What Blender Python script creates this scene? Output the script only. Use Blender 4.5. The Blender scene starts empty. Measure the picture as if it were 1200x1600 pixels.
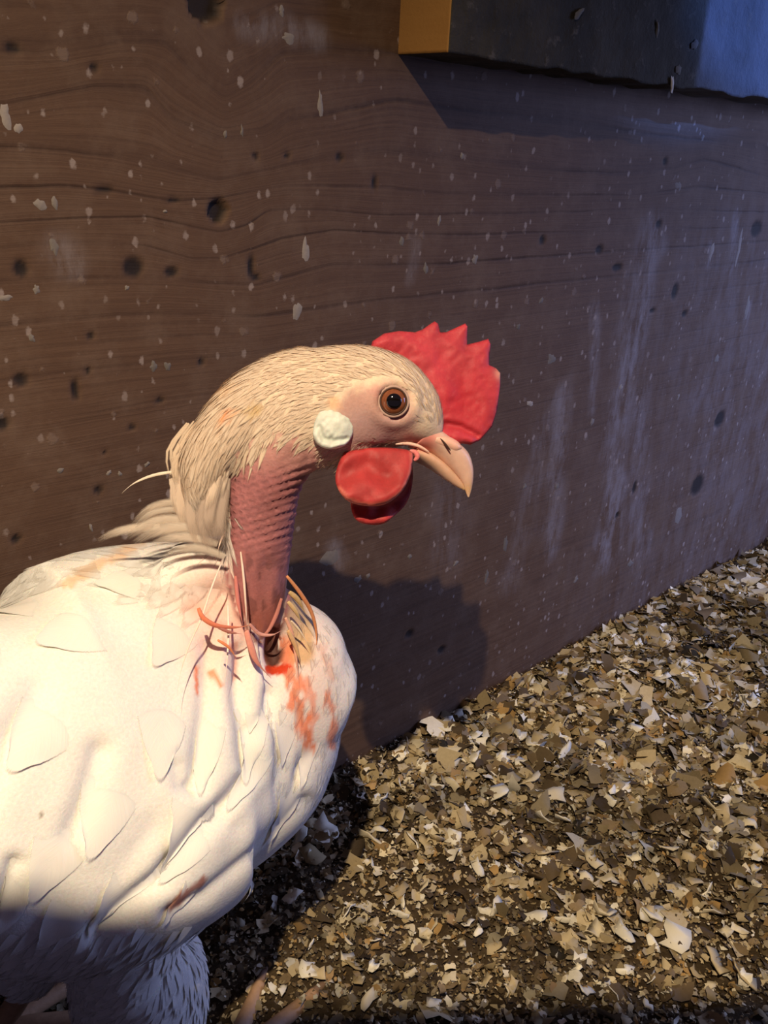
import bpy, bmesh, math, random
import numpy as np
from mathutils import Vector, Matrix, geometry
from mathutils.bvhtree import BVHTree
random.seed(7); rng = np.random.default_rng(7)
SC = bpy.context.scene
COL = SC.collection

# ------------------------------------------------------------------ camera
FPX = 1360.0
PITCH, AZ, ROLL, HCAM = math.radians(23.2), math.radians(46.8), 0.0535, 0.42
hd = np.array([math.cos(AZ), math.sin(AZ), 0.0]); R0 = np.array([math.sin(AZ), -math.cos(AZ), 0.0]); Z = np.array([0, 0, 1.0])
FW = math.cos(PITCH) * hd - math.sin(PITCH) * Z
U0 = math.sin(PITCH) * hd + math.cos(PITCH) * Z
cr = math.sqrt(1 - ROLL ** 2)
RT = cr * R0 + ROLL * U0
UP = cr * U0 - ROLL * R0
CAM = np.array([0, 0, HCAM])
cd = bpy.data.cameras.new('camera'); cam = bpy.data.objects.new('camera', cd); COL.objects.link(cam)
cd.sensor_fit = 'VERTICAL'; cd.sensor_height = 24.0; cd.lens = FPX / 1600 * 24.0; cd.clip_start = 0.01
cam.matrix_world = Matrix(((RT[0], UP[0], -FW[0], 0), (RT[1], UP[1], -FW[1], 0), (RT[2], UP[2], -FW[2], HCAM), (0, 0, 0, 1)))
SC.camera = cam

# ------------------------------------------------------------------ world, lights, exposure
w = bpy.data.worlds.new('world'); SC.world = w; w.use_nodes = True
w.node_tree.nodes['Background'].inputs[0].default_value = (0.46, 0.38, 0.68, 1)
w.node_tree.nodes['Background'].inputs[1].default_value = 0.105
SC.view_settings.view_transform = 'Standard'; SC.view_settings.look = 'None'
SC.view_settings.exposure = 0.0; SC.view_settings.gamma = 1.0; SC.view_settings.use_curve_mapping = False

def look(o, loc, target):
    o.location = loc
    o.rotation_euler = (Vector(target) - Vector(loc)).to_track_quat('-Z', 'Y').to_euler()
LAMP = (-0.125, -0.075, 0.85)
ld = bpy.data.lights.new('coop_bulb', 'SPOT'); lamp = bpy.data.objects.new('coop_bulb', ld); COL.objects.link(lamp)
ld.energy = 33; ld.color = (1.0, 0.78, 0.53); ld.shadow_soft_size = 0.005; ld.spot_size = math.radians(78); ld.spot_blend = 1.0
look(lamp, LAMP, (0.20, 0.20, 0.10))
# cold daylight from the hatch at the right
ad = bpy.data.lights.new('hatch_daylight', 'AREA'); al = bpy.data.objects.new('hatch_daylight', ad); COL.objects.link(al)
ad.shape = 'RECTANGLE'; ad.size = 0.35; ad.size_y = 0.45; ad.energy = 2.4; ad.color = (0.40, 0.50, 1.0)
ad.spread = math.radians(80); look(al, (1.35, -0.25, 0.45), (0.80, 0.383, 0.08))
bd = bpy.data.lights.new('hatch_beam', 'SPOT'); bl = bpy.data.objects.new('hatch_beam', bd); COL.objects.link(bl)
bd.energy = 95; bd.color = (0.10, 0.27, 1.0); bd.shadow_soft_size = 0.015; bd.spot_size = math.radians(13); bd.spot_blend = 0.22
look(bl, (1.45, -0.55, 0.95), (0.73, 0.35, 0.60))

# ------------------------------------------------------------------ helpers
def ray(x, y): return FW + RT * ((x - 600) / FPX) - UP * ((y - 800) / FPX)
def at(x, y, t): return CAM + ray(x, y) * t
def on_y(x, y, Y):
    d = ray(x, y); return CAM + d * (Y / d[1])
def on_floor(x, y, z0=0.0):
    d = ray(x, y); return CAM + d * ((z0 - HCAM) / d[2])
def proj(P):
    v = np.asarray(P, float) - CAM
    wv = np.maximum(v @ FW, 0.02)
    return np.stack([600 + FPX * (v @ RT) / wv, 800 - FPX * (v @ UP) / wv], -1)
def nrm(v):
    v = np.asarray(v, float); return v / max(np.linalg.norm(v), 1e-9)
def in_poly(p, poly):
    poly = np.asarray(poly, float); x, y = p[..., 0], p[..., 1]
    r = np.zeros(x.shape, bool); n = len(poly); j = n - 1
    for i in range(n):
        xi, yi = poly[i]; xj, yj = poly[j]
        c = ((yi > y) != (yj > y)) & (x < (xj - xi) * (y - yi) / (yj - yi + 1e-12) + xi)
        r ^= c; j = i
    return r
def seg_dist(p, pts):
    pts = np.asarray(pts, float); best = np.full(p.shape[:-1], 1e9)
    for a, b in zip(pts[:-1], pts[1:]):
        ab = b - a; t = np.clip(((p - a) @ ab) / (ab @ ab + 1e-12), 0, 1)
        best = np.minimum(best, np.linalg.norm(p - a - t[..., None] * ab, axis=-1))
    return best
def smooth(a, b, x):
    t = np.clip((x - a) / (b - a), 0, 1); return t * t * (3 - 2 * t)
def catmull(pts, n):
    pts = np.asarray(pts, float); m = len(pts); out = []
    ts = np.linspace(0, m - 1, n)
    for t in ts:
        i = min(int(t), m - 2); u = t - i
        p0, p1, p2, p3 = pts[max(i - 1, 0)], pts[i], pts[i + 1], pts[min(i + 2, m - 1)]
        out.append(0.5 * ((2 * p1) + (-p0 + p2) * u + (2 * p0 - 5 * p1 + 4 * p2 - p3) * u * u + (-p0 + 3 * p1 - 3 * p2 + p3) * u ** 3))
    return np.array(out)
def vnoise(p, seed=0):                                   # cheap smooth value noise on (N,k) coordinates
    p = np.asarray(p, float); i = np.floor(p).astype(int); f = p - i; f = f * f * (3 - 2 * f)
    k = p.shape[-1]; out = 0
    for c in range(2 ** k):
        wgt = 1; h = np.full(p.shape[:-1], seed * 374761 + 17, dtype=np.int64)
        for d in range(k):
            b = (c >> d) & 1
            wgt = wgt * (f[..., d] if b else 1 - f[..., d])
            h = (h * 31 + (i[..., d] + b) * [73856093, 19349663, 83492791][d]) & 0x7fffffff
        h = ((h ^ (h >> 13)) * 1274126177) & 0x7fffffff
        h = (h ^ (h >> 16)) & 0xffff
        out = out + wgt * (h / 65535.0)
    return out

def mesh(name, V, Fc, m, parent=None, smooth_=True, attrs=None, link=True):
    me = bpy.data.meshes.new(name)
    V = np.asarray(V, float)
    if isinstance(Fc, np.ndarray):
        k = Fc.shape[1]
        me.vertices.add(len(V)); me.vertices.foreach_set('co', V.astype(np.float32).ravel())
        me.loops.add(Fc.size); me.loops.foreach_set('vertex_index', Fc.astype(np.int32).ravel())
        me.polygons.add(len(Fc)); me.polygons.foreach_set('loop_start', np.arange(0, Fc.size, k, dtype=np.int32))
        me.polygons.foreach_set('loop_total', np.full(len(Fc), k, dtype=np.int32))
        me.update(calc_edges=True); me.validate()
    else:
        me.from_pydata(V.tolist(), [], Fc); me.update()
    if smooth_: me.polygons.foreach_set('use_smooth', np.ones(len(me.polygons), bool))
    for k, a in (attrs or {}).items(): add_attr(me, k, a)
    if m:
        for mm in (m if isinstance(m, (list, tuple)) else [m]): me.materials.append(mm)
    if not link: return me
    o = bpy.data.objects.new(name, me); COL.objects.link(o)
    if parent: put(o, parent)
    return o
def add_attr(me, k, a):
    a = np.asarray(a, np.float32)
    if a.ndim == 1:
        at_ = me.attributes.new(k, 'FLOAT', 'POINT'); at_.data.foreach_set('value', a)
    else:
        if a.shape[1] == 3: a = np.concatenate([a, np.ones((len(a), 1), np.float32)], 1)
        at_ = me.attributes.new(k, 'FLOAT_COLOR', 'POINT'); at_.data.foreach_set('color', a.ravel())
def put(o, parent):
    o.parent = parent
    o.matrix_parent_inverse = Matrix.Translation(parent.location).inverted() if parent.type == 'EMPTY' else Matrix()
def tag(o, label=None, cat=None, group=None, kind=None):
    if label: o['label'] = label
    if cat: o['category'] = cat
    if group: o['group'] = group
    if kind: o['kind'] = kind
    return o

# ------------------------------------------------------------------ materials
class NT:
    def __init__(s, name):
        s.m = bpy.data.materials.new(name); s.m.use_nodes = True; s.t = s.m.node_tree; s.b = s.t.nodes['Principled BSDF']
    def n(s, typ, **kw):
        nd = s.t.nodes.new('ShaderNode' + typ)
        for k, v in kw.items():
            if k[0] == '_': setattr(nd, k[1:], v)
            else: nd.inputs[k].default_value = v
        return nd
    def l(s, a, b): s.t.links.new(a, b)
    def attr(s, name, out='Fac'):
        return s.n('Attribute', _attribute_name=name).outputs[out]
    def math(s, op, a, b=None, c=None, clamp=False):
        nd = s.n('Math', _operation=op, _use_clamp=clamp)
        for i, x in enumerate((a, b, c)):
            if x is None: continue
            if isinstance(x, (int, float)): nd.inputs[i].default_value = x
            else: s.l(x, nd.inputs[i])
        return nd.outputs[0]
    def ramp(s, f, stops):
        nd = s.n('ValToRGB'); e = nd.color_ramp.elements
        while len(e) < len(stops): e.new(0.5)
        for el, (p, c) in zip(e, stops):
            el.position = p; el.color = tuple(c) + (1,) if len(c) == 3 else c
        s.l(f, nd.inputs[0]); return nd.outputs[0]
    def mix(s, f, a, b, mode='MIX'):
        nd = s.n('Mix', _data_type='RGBA', _blend_type=mode)
        for i, x in ((0, f), (6, a), (7, b)):
            if isinstance(x, (int, float)): nd.inputs[i].default_value = x
            elif isinstance(x, tuple): nd.inputs[i].default_value = x + (1,) if len(x) == 3 else x
            else: s.l(x, nd.inputs[i])
        return nd.outputs[2]
    def noise(s, vec, scale, detail=4, rough=0.6, dist=0.0):
        nd = s.n('TexNoise', Scale=scale, Detail=detail, Roughness=rough, Distortion=dist)
        if vec is not None: s.l(vec, nd.inputs['Vector'])
        return nd.outputs[0]
    def voro(s, vec, scale, feat='F1'):
        nd = s.n('TexVoronoi', Scale=scale, _feature=feat); s.l(vec, nd.inputs['Vector']); return nd
    def coord(s, scale=(1, 1, 1), loc=(0, 0, 0)):
        tc = s.n('TexCoord'); mp = s.n('Mapping'); mp.inputs['Scale'].default_value = scale; mp.inputs['Location'].default_value = loc
        s.l(tc.outputs['Object'], mp.inputs[0]); return mp.outputs[0]
    def bump(s, h, strength=0.3, dist=0.001, prev=None):
        nd = s.n('Bump', Strength=strength, Distance=dist); s.l(h, nd.inputs['Height'])
        if prev is not None: s.l(prev, nd.inputs['Normal'])
        return nd.outputs[0]
    def out(s, col=None, rough=0.7, normal=None, spec=0.3, **kw):
        if col is not None:
            if isinstance(col, tuple): s.b.inputs['Base Color'].default_value = col + (1,)
            else: s.l(col, s.b.inputs['Base Color'])
        if isinstance(rough, (int, float)): s.b.inputs['Roughness'].default_value = rough
        else: s.l(rough, s.b.inputs['Roughness'])
        s.b.inputs['Specular IOR Level'].default_value = spec
        if normal is not None: s.l(normal, s.b.inputs['Normal'])
        for k, v in kw.items(): s.b.inputs[k].default_value = v
        return s.m

def mat_wall():
    s = NT('aged_plywood'); P = s.coord()
    g = s.attr('grain'); cav = s.attr('cavity')
    nlow = s.noise(P, 6, 4); wob = s.noise(s.coord((14, 14, 40)), 1.0, 4)
    gg = s.math('ADD', g, s.math('MULTIPLY', s.math('SUBTRACT', wob, 0.5), 0.22))
    fr = s.math('FRACT', s.math('ADD', gg, 0.5))
    dl = s.math('ABSOLUTE', s.math('SUBTRACT', fr, 0.5))
    line = s.math('SUBTRACT', 1.0, s.math('DIVIDE', dl, 0.085), clamp=True)
    # softer shoulder above each dark line (late wood)
    sh = s.math('MULTIPLY', s.math('SUBTRACT', 1.0, s.math('DIVIDE', s.math('ABSOLUTE', s.math('SUBTRACT', fr, 0.44)), 0.26), clamp=True), 0.30)
    gv = s.n('CombineXYZ'); tc = s.n('TexCoord'); sx = s.n('SeparateXYZ'); s.l(tc.outputs['Object'], sx.inputs[0])
    s.l(s.math('MULTIPLY', sx.outputs[0], 5.0), gv.inputs[0]); s.l(s.math('MULTIPLY', gg, 9.0), gv.inputs[1])
    fine = s.noise(gv.outputs[0], 1.6, 6, 0.75)
    lm = s.noise(s.coord((9, 9, 25)), 1.0, 3)
    line = s.math('MULTIPLY', s.math('MULTIPLY', line, s.math('MULTIPLY', s.math('SUBTRACT', lm, 0.36, clamp=True), 3.4, clamp=True)), s.attr('lstr'))
    sh = s.math('MULTIPLY', sh, s.attr('lstr'))
    base = s.ramp(fine, [(0.28, (0.058, 0.030, 0.016)), (0.5, (0.098, 0.053, 0.029)), (0.75, (0.138, 0.080, 0.047))])
    base = s.mix(s.math('MULTIPLY', nlow, 0.5), base, (0.080, 0.046, 0.032))
    base = s.mix(sh, base, (0.06, 0.032, 0.020))
    base = s.mix(s.math('MULTIPLY', line, 0.85), base, (0.035, 0.018, 0.012))
    # pale scuffs and whitewash drips
    pale = s.attr('pale'); sn = s.noise(s.coord((70, 70, 22)), 1.0, 7, 0.75)
    pm = s.math('MULTIPLY', pale, s.math('MULTIPLY', s.math('SUBTRACT', sn, 0.40, clamp=True), 5.0, clamp=True), clamp=True)
    base = s.mix(s.math('MULTIPLY', pm, 0.62), base, (0.27, 0.25, 0.27))
    # small flecks
    v = s.voro(s.coord((1, 1, 1)), 95); dist = s.math('ADD', v.outputs['Distance'], s.math('MULTIPLY', s.math('SUBTRACT', s.noise(P, 300, 3), 0.5), 0.5))
    sc_ = s.n('SeparateColor'); s.l(v.outputs['Color'], sc_.inputs[0])
    big = s.math('MULTIPLY', s.math('POWER', sc_.outputs[0], 5.0), 0.34)
    fl = s.math('MULTIPLY', s.math('SUBTRACT', big, dist), 9.0, clamp=True)
    base = s.mix(s.math('MULTIPLY', fl, 0.32), base, (0.25, 0.19, 0.16))
    v3 = s.voro(s.coord((1, 1, .7), (5, 2, 9)), 190); sc3 = s.n('SeparateColor'); s.l(v3.outputs['Color'], sc3.inputs[0])
    f3 = s.math('MULTIPLY', s.math('SUBTRACT', s.math('MULTIPLY', s.math('POWER', sc3.outputs[0], 4.0), 0.42), s.math('ADD', v3.outputs['Distance'], s.math('MULTIPLY', s.math('SUBTRACT', s.noise(P, 420, 3), 0.5), 0.5))), 7.0, clamp=True)
    dens = s.math('MULTIPLY', s.math('SUBTRACT', s.noise(P, 11, 4, 0.7), 0.30, clamp=True), 6.0, clamp=True)
    base = s.mix(s.math('MULTIPLY', s.math('MULTIPLY', f3, dens), 0.75), base, (0.29, 0.235, 0.21))
    v2 = s.voro(s.coord((1, 1, 1.2), (3, 1, 2)), 46); sc2 = s.n('SeparateColor'); s.l(v2.outputs['Color'], sc2.inputs[0])
    d2 = s.math('ADD', v2.outputs['Distance'], s.math('MULTIPLY', s.math('SUBTRACT', s.noise(P, 180, 3), 0.5), 0.35))
    fd = s.math('MULTIPLY', s.math('SUBTRACT', s.math('MULTIPLY', s.math('POWER', sc2.outputs[1], 6.0), 0.20), d2), 14.0, clamp=True)
    base = s.mix(s.math('MULTIPLY', fd, 0.85), base, (0.028, 0.016, 0.012))
    # blotchy dirt film
    dn = s.noise(P, 34, 6, 0.7)
    base = s.mix(s.math('MULTIPLY', s.math('SUBTRACT', dn, 0.46, clamp=True), 2.6, clamp=True), base, (0.135, 0.088, 0.060))
    base = s.mix(cav, base, (0.016, 0.010, 0.008))
    h = s.math('ADD', s.math('MULTIPLY', fine, 0.6), s.math('MULTIPLY', s.noise(P, 220, 4), 0.5))
    h = s.math('ADD', h, s.math('MULTIPLY', fl, 0.5)); h = s.math('SUBTRACT', h, line)
    return s.out(base, 0.72, s.bump(h, 0.55, 0.0008), 0.28)

def mat_color(name, rough=0.7, bump_scale=400, bump_s=0.2, spec=0.3, sss=0.0, tint=None, **kw):
    s = NT(name); P = s.coord(); c = s.attr('col', 'Color')
    n = s.noise(P, bump_scale, 4)
    v = s.math('ADD', s.math('MULTIPLY', n, 0.35), 0.825)
    c2 = s.n('VectorMath', _operation='SCALE'); s.l(c, c2.inputs[0]); s.l(v, c2.inputs['Scale'])
    if sss:
        kw['Subsurface Weight'] = sss; kw['Subsurface Scale'] = 0.004
        s.b.inputs['Subsurface Radius'].default_value = (1.0, 0.35, 0.2)
    return s.out(c2.outputs[0], rough, s.bump(n, bump_s, 0.0006), spec, **kw)

def mat_feather(name, warm=(0.86, 0.82, 0.74)):
    s = NT(name); uv = s.attr('fuv', 'Vector'); c = s.attr('col', 'Color')
    sp = s.n('SeparateXYZ'); s.l(uv, sp.inputs[0])
    u, v = sp.outputs[0], sp.outputs[1]
    a = s.math('SUBTRACT', s.math('MULTIPLY', v, 1.0), s.math('MULTIPLY', s.math('ABSOLUTE', u), 0.5))
    cv = s.n('CombineXYZ'); s.l(s.math('MULTIPLY', a, 55), cv.inputs[0]); s.l(s.math('MULTIPLY', u, 1.5), cv.inputs[1]); s.l(sp.outputs[2], cv.inputs[2])
    n = s.noise(cv.outputs[0], 1.0, 3, 0.6)
    m = s.math('ADD', s.math('MULTIPLY', n, 0.14), 0.92)
    c2 = s.n('VectorMath', _operation='SCALE'); s.l(c, c2.inputs[0]); s.l(m, c2.inputs['Scale'])
    mm = s.out(c2.outputs[0], 0.85, s.bump(n, 0.25, 0.0004), 0.12)
    s.b.inputs['Subsurface Weight'].default_value = 0.25; s.b.inputs['Subsurface Scale'].default_value = 0.006
    e = s.attr('edge'); al = s.math('ADD', s.math('MULTIPLY', e, 2.6), s.math('MULTIPLY', s.math('SUBTRACT', n, 0.60), 1.2), clamp=True)
    s.l(al, s.b.inputs['Alpha'])
    s.b.inputs['Subsurface Radius'].default_value = (1.0, 0.7, 0.5)
    return mm

def mat_plain(name, col, rough=0.6, bs=200, st=0.3, var=0.3, spec=0.3, stretch=(1, 1, 1), **kw):
    s = NT(name); P = s.coord(stretch); n = s.noise(P, bs, 5)
    c = s.mix(n, tuple(x * (1 - var) for x in col), tuple(min(1, x * (1 + var)) for x in col))
    return s.out(c, rough, s.bump(n, st, 0.0006), spec, **kw)

M_WALL = mat_wall()
M_FEATHER = mat_feather('white_feather')
M_STRAND = mat_color('feather_strand', 0.6, 500, 0.2, 0.25, sss=0.2)
M_BODY = mat_color('hen_skin', 0.62, 900, 0.35, 0.3, sss=0.25)
M_COMB = mat_color('comb_skin', 0.6, 700, 0.25, 0.35, sss=0.3)
M_BEAK = mat_color('beak_horn', 0.38, 300, 0.1, 0.45, sss=0.25)
M_LOBE = mat_color('earlobe_skin', 0.6, 260, 0.6, 0.3, sss=0.2)
M_SHAVE = mat_color('wood_shaving', 0.75, 500, 0.25, 0.2)
M_SPLASH = mat_color('dried_splash', 0.85, 400, 0.3, 0.2)
M_HORN = mat_plain('shank_scale', (0.42, 0.26, 0.15), 0.55, 300, 0.5)

# ------------------------------------------------------------------ the setting: plywood wall
WY = 0.383
def axis_vals(a, f0, f1, b, fine, coarse):
    return np.concatenate([np.arange(a, f0, coarse), np.arange(f0, f1, fine), np.arange(f1, b + coarse, coarse)])
gx = axis_vals(-0.7, 0.10, 0.86, 1.7, 0.0016, 0.012); gz = axis_vals(-0.03, 0.0, 0.52, 1.05, 0.0016, 0.012)
LINES = [
 [(0, 78), (100, 80), (190, 62), (260, 62), (300, 105), (350, 150), (395, 120), (440, 75), (520, 72), (600, 80), (800, 110), (1200, 165)],
 [(0, 160), (150, 132), (232, 135), (268, 182), (345, 216), (415, 214), (455, 184), (560, 168), (620, 155), (900, 190), (1200, 232)],
 [(0, 228), (100, 232), (180, 243), (250, 258), (340, 282), (400, 268), (500, 245), (600, 235), (700, 245), (850, 262), (960, 270), (1050, 262), (1100, 248), (1150, 260), (1200, 275)],
 [(0, 290), (100, 286), (170, 293), (270, 313), (342, 308), (400, 296), (450, 288), (600, 292), (700, 300), (900, 303), (1000, 303), (1100, 290), (1200, 300)],
 [(0, 345), (90, 340), (230, 336), (275, 346), (342, 360), (385, 350), (420, 326), (500, 326), (600, 335), (800, 332), (1000, 325), (1200, 330)],
 [(0, 383), (60, 378), (150, 376), (230, 380), (300, 402), (350, 400), (400, 385), (440, 370), (520, 358), (700, 365), (900, 360), (1200, 352)],
 [(0, 435), (130, 430), (260, 432), (330, 440), (400, 443), (450, 430), (520, 412), (700, 410), (900, 395), (1200, 375)],
 [(0, 508), (80, 500), (180, 490), (300, 488), (400, 492), (600, 465), (800, 445), (1000, 425), (1200, 404)]]
zc = []
for k, L in enumerate(LINES):
    W = np.array([on_y(x, y, WY) for x, y in L]); W = W[np.argsort(W[:, 0])]
    zc.append(np.interp(gx, W[:, 0], W[:, 2]))
zc = np.array(zc)                                       # (lines, nx) descending z
ext_hi = [zc[0] * 0 + zc[0].mean() + d for d in (0.60, 0.40, 0.26, 0.14, 0.05)]
zl = zc[-1]; ext_lo = [zl * (1 - t) + t * zl.mean() - d for t, d in ((0.5, .021), (.8, .040), (1, .056), (1, .071), (1, .089), (1, .103), (1, .120), (1, .136), (1, .155), (1, .172), (1, .195), (1, .22), (1, .26), (1, .30), (1, .34), (1, .40))]
lv = np.vstack([ext_hi, zc, ext_lo]); lv = np.minimum.accumulate(lv, 0) - np.arange(len(lv))[:, None] * 1e-4
for _ in range(3): lv[:, 1:-1] = (lv[:, :-2] + 2 * lv[:, 1:-1] + lv[:, 2:]) / 4
XX, ZZ = np.meshgrid(gx, gz); G = np.zeros_like(XX)
for i in range(len(gx)):
    G[:, i] = np.interp(-gz, -lv[:, i], np.arange(len(lv)))
cav = np.zeros_like(XX); dent = np.zeros_like(XX)
def knot(px, py, rx, rz, depth, soft=0.25):
    global cav, dent
    c = on_y(px, py, WY)
    d = np.sqrt(((XX - c[0]) / rx) ** 2 + ((ZZ - c[2]) / rz) ** 2) + 0.25 * (vnoise(np.stack([XX * 500, ZZ * 500], -1), 3) - 0.5)
    m = 1 - smooth(1 - soft, 1 + soft, d); cav = np.maximum(cav, m); dent = np.maximum(dent, depth * m)
knot(321, 2, .0085, .0085, .004, .12); knot(341, 330, .0052, .0052, .003, .15)
for p in [(148, 105, .0016, .0016), (21, 76, .003, .0018), (531, 246, .0022, .0020), (400, 244, .0016, .0014), (449, 243, .0015, .0015),
          (208, 418, .0050, .0044), (33, 420, .003, .0035), (268, 425, .0035, .0022), (393, 418, .0018, .0062), (401, 434, .0022, .0014),
          (272, 313, .003, .0010), (162, 298, .005, .0010), (142, 525, .0014, .0016), (138, 579, .0014, .0014), (33, 594, .003, .003),
          (118, 610, .0018, .0050), (314, 566, .0016, .0020), (3, 662, .0030, .003), (206, 668, .0018, .0014), (163, 708, .001, .001),
          (1040, 252, .003, .0028), (937, 390, .0045, .003), (965, 418, .006, .003), (1055, 455, .0045, .0065), (1182, 358, .009, .007),
          (1125, 655, .009, .0085), (1090, 758, .0115, .0105), (992, 762, .003, .006), (848, 375, .003, .003), (1030, 350, .004, .003),
          (1020, 485, .004, .002), (1070, 490, .004, .003), (965, 805, .003, .003), (250, 626, .002, .0014), (585, 285, .0012, .004),
          (154, 766, .0018, .0022), (25, 842, .0022, .002), (640, 990, .004, .003), (690, 1015, .004, .003)]:
    knot(p[0], p[1], p[2], p[3], .0011, .35)
pale = np.zeros_like(XX)
PP = np.stack([XX, ZZ], -1)
def streak(pts, wd, a):
    global pale
    W = np.array([on_y(x, y, WY)[[0, 2]] for x, y in pts]); pale = np.maximum(pale, a * (1 - smooth(0, wd * 1.15, seg_dist(PP, W) + .5 * wd * (vnoise(PP * 60, 14) - .5))))
streak([(1020, 370), (985, 520), (965, 700), (950, 870)], .030, 1); streak([(880, 620), (868, 740), (862, 860)], .018, .9)
streak([(930, 480), (925, 640)], .010, .8); streak([(1150, 340), (1140, 420)], .012, 1); streak([(1110, 380), (1108, 410)], .009, 1)
streak([(1000, 620), (1000, 880)], .03, .7); streak([(650, 380), (640, 440)], .006, .7); streak([(1170, 480), (1160, 520)], .010, .9)
streak([(860, 640), (800, 900)], .02, .55); streak([(1100, 600), (1150, 820)], .05, .45); streak([(100, 390), (110, 415)], .010, .7); streak([(500, 60), (440, 40), (380, 40)], .008, .8)
streak([(520, 860), (530, 880)], .010, .8); streak([(700, 560), (700, 880)], .03, .35)
pale = np.maximum(pale, .35 * smooth(.48, .85, XX + .1 * (vnoise(PP * 12, 15) - .5)) * smooth(.46, .30, ZZ))
nz, nx = XX.shape
Vw = np.stack([XX, WY + dent, ZZ], -1).reshape(-1, 3)
I = np.arange(nz * nx).reshape(nz, nx)
Fw = np.stack([I[:-1, :-1], I[:-1, 1:], I[1:, 1:], I[1:, :-1]], -1).reshape(-1, 4)
# thickness: back sheet + rim
nb = len(Vw); cb = np.array([[gx[0], WY + .02, gz[0]], [gx[-1], WY + .02, gz[0]], [gx[-1], WY + .02, gz[-1]], [gx[0], WY + .02, gz[-1]]])
wall = mesh('wall_back', np.vstack([Vw, cb]), np.vstack([Fw, [[nb, nb + 3, nb + 2, nb + 1]]]), M_WALL,
            attrs={'grain': np.append(G.ravel(), [0] * 4), 'cavity': np.append(cav.ravel(), [0] * 4), 'pale': np.append(pale.ravel(), [0] * 4),
                   'lstr': np.append((1 - .72 * smooth(11.3, 13.6, G)).ravel() * (.55 + .45 * smooth(4.5, 5.6, G)).ravel(), [0] * 4)})
tag(wall, 'aged brown plywood wall with wavy grain, knots and pale splashes behind the hen', kind='structure')

# dried splashes and crumbs stuck on the wall (thin irregular crusts)
def blob(c, ax, ay, n, rx, ry, h, seed):
    r = np.random.default_rng(seed); k = 18
    a = np.linspace(0, 2 * np.pi, k, endpoint=False); rad = r.uniform(.5, 1.25, k); rad = (rad + np.roll(rad, 1)) / 2 * (1 + .15 * np.sin(2 * a + r.uniform(0, 6)))
    ring = c + np.outer(np.cos(a) * rx * rad, ax) + np.outer(np.sin(a) * ry * rad, ay) + n * 0.00005
    mid = c + np.outer(np.cos(a) * rx * rad * .6, ax) + np.outer(np.sin(a) * ry * rad * .6, ay) + n * h
    V = np.vstack([ring, mid, [c + n * h * 1.1]])
    F = [[i, (i + 1) % k, k + (i + 1) % k, k + i] for i in range(k)] + [[k + i, k + (i + 1) % k, 2 * k] for i in range(k)]
    return V, F
SPL = [(478, 392, 6, 22, .5), (464, 487, 9, 16, .45), (500, 162, 5, 20, .45), (8, 180, 9, 16, .5), (28, 200, 5, 7, .5), (450, 58, 12, 7, .4), (440, 17, 6, 6, .4),
       (62, 320, 9, 8, .4), (85, 318, 6, 9, .35), (84, 386, 6, 12, .3), (9, 465, 8, 5, .4), (57, 452, 6, 7, .35), (515, 872, 16, 20, .3), (742, 405, 7, 7, .4),
       (686, 345, 4, 7, .4), (722, 243, 4, 5, .4), (828, 630, 8, 5, .6), (1112, 392, 6, 14, .5), (1155, 385, 5, 22, .5), (1168, 480, 6, 16, .4), (1060, 290, 8, 7, .35),
       (1098, 215, 4, 4, .4), (700, 520, 6, 5, .3), (665, 420, 6, 9, .3), (628, 377, 5, 8, .3), (862, 560, 10, 10, .3), (970, 605, 5, 5, .5), (240, 572, 8, 7, .25),
       (262, 572, 6, 7, .25), (170, 738, 5, 4, .4), (187, 740, 4, 4, .35), (230, 725, 5, 4, .35), (95, 735, 6, 4, .3), (142, 825, 3, 8, .4), (50, 528, 4, 6, .3),
       (560, 905, 8, 7, .3), (575, 900, 5, 5, .3), (712, 880, 6, 5, .35), (870, 760, 5, 6, .3), (820, 760, 5, 5, .3), (925, 660, 6, 6, .35), (1120, 560, 7, 5, .35),
       (1060, 620, 4, 4, .4), (900, 905, 6, 6, .35), (985, 880, 8, 5, .3), (1060, 805, 10, 12, .35), (790, 850, 5, 16, .25), (760, 900, 5, 10, .25), (640, 870, 6, 4, .3),
       (810, 510, 6, 4, .25), (845, 470, 5, 5, .3), (470, 600, 1, 1, .2), (378, 205, 3, 8, .3), (352, 210, 3, 6, .3), (258, 330, 3, 3, .4), (198, 450, 4, 4, .35)]
for k, (x, y, a, b, br) in enumerate(SPL):
    c = on_y(x, y, WY); sc = c @ FW * 0 + np.linalg.norm(c - CAM) / FPX
    V, F = blob(c, np.array([1., 0, 0]), np.array([0, 0, 1.]), np.array([0, -1., 0]), a * sc * 1.0, b * sc, .0004, k)
    cc = np.array([br * .85, br * .74, br * .66]) * .62
    o = mesh('dried_splash', V, F, M_SPLASH, attrs={'col': np.tile(cc, (len(V), 1))}); o.parent = wall

# ------------------------------------------------------------------ floor slab
def floor_h(x, y):
    p = np.stack([np.asarray(x) * 14, np.asarray(y) * 14], -1)
    return 0.012 * (vnoise(p, 5) - .5) + 0.006 * (vnoise(p * 3.1, 6) - .5) + 0.004 * (vnoise(p * 8, 8) - .5)
def fh(x, y):
    base = floor_h(x, y); return base * (1 - .55 * smooth(.30, .383, y)) - .002
fx = np.arange(-0.7, 1.7, .008); fy = np.arange(-0.8, WY + .008, .008); fy[-1] = WY
FX, FY = np.meshgrid(fx, fy); FZ = fh(FX, FY)
n1, n2 = FX.shape; I = np.arange(n1 * n2).reshape(n1, n2)
s = NT('dark_litter'); P = s.coord(); n = s.noise(P, 60, 8, .75); n_ = s.noise(P, 9, 4)
c = s.ramp(n, [(0.3, (0.030, 0.019, 0.010)), (0.5, (0.085, 0.058, 0.030)), (0.7, (0.17, 0.125, 0.07))])
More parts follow.
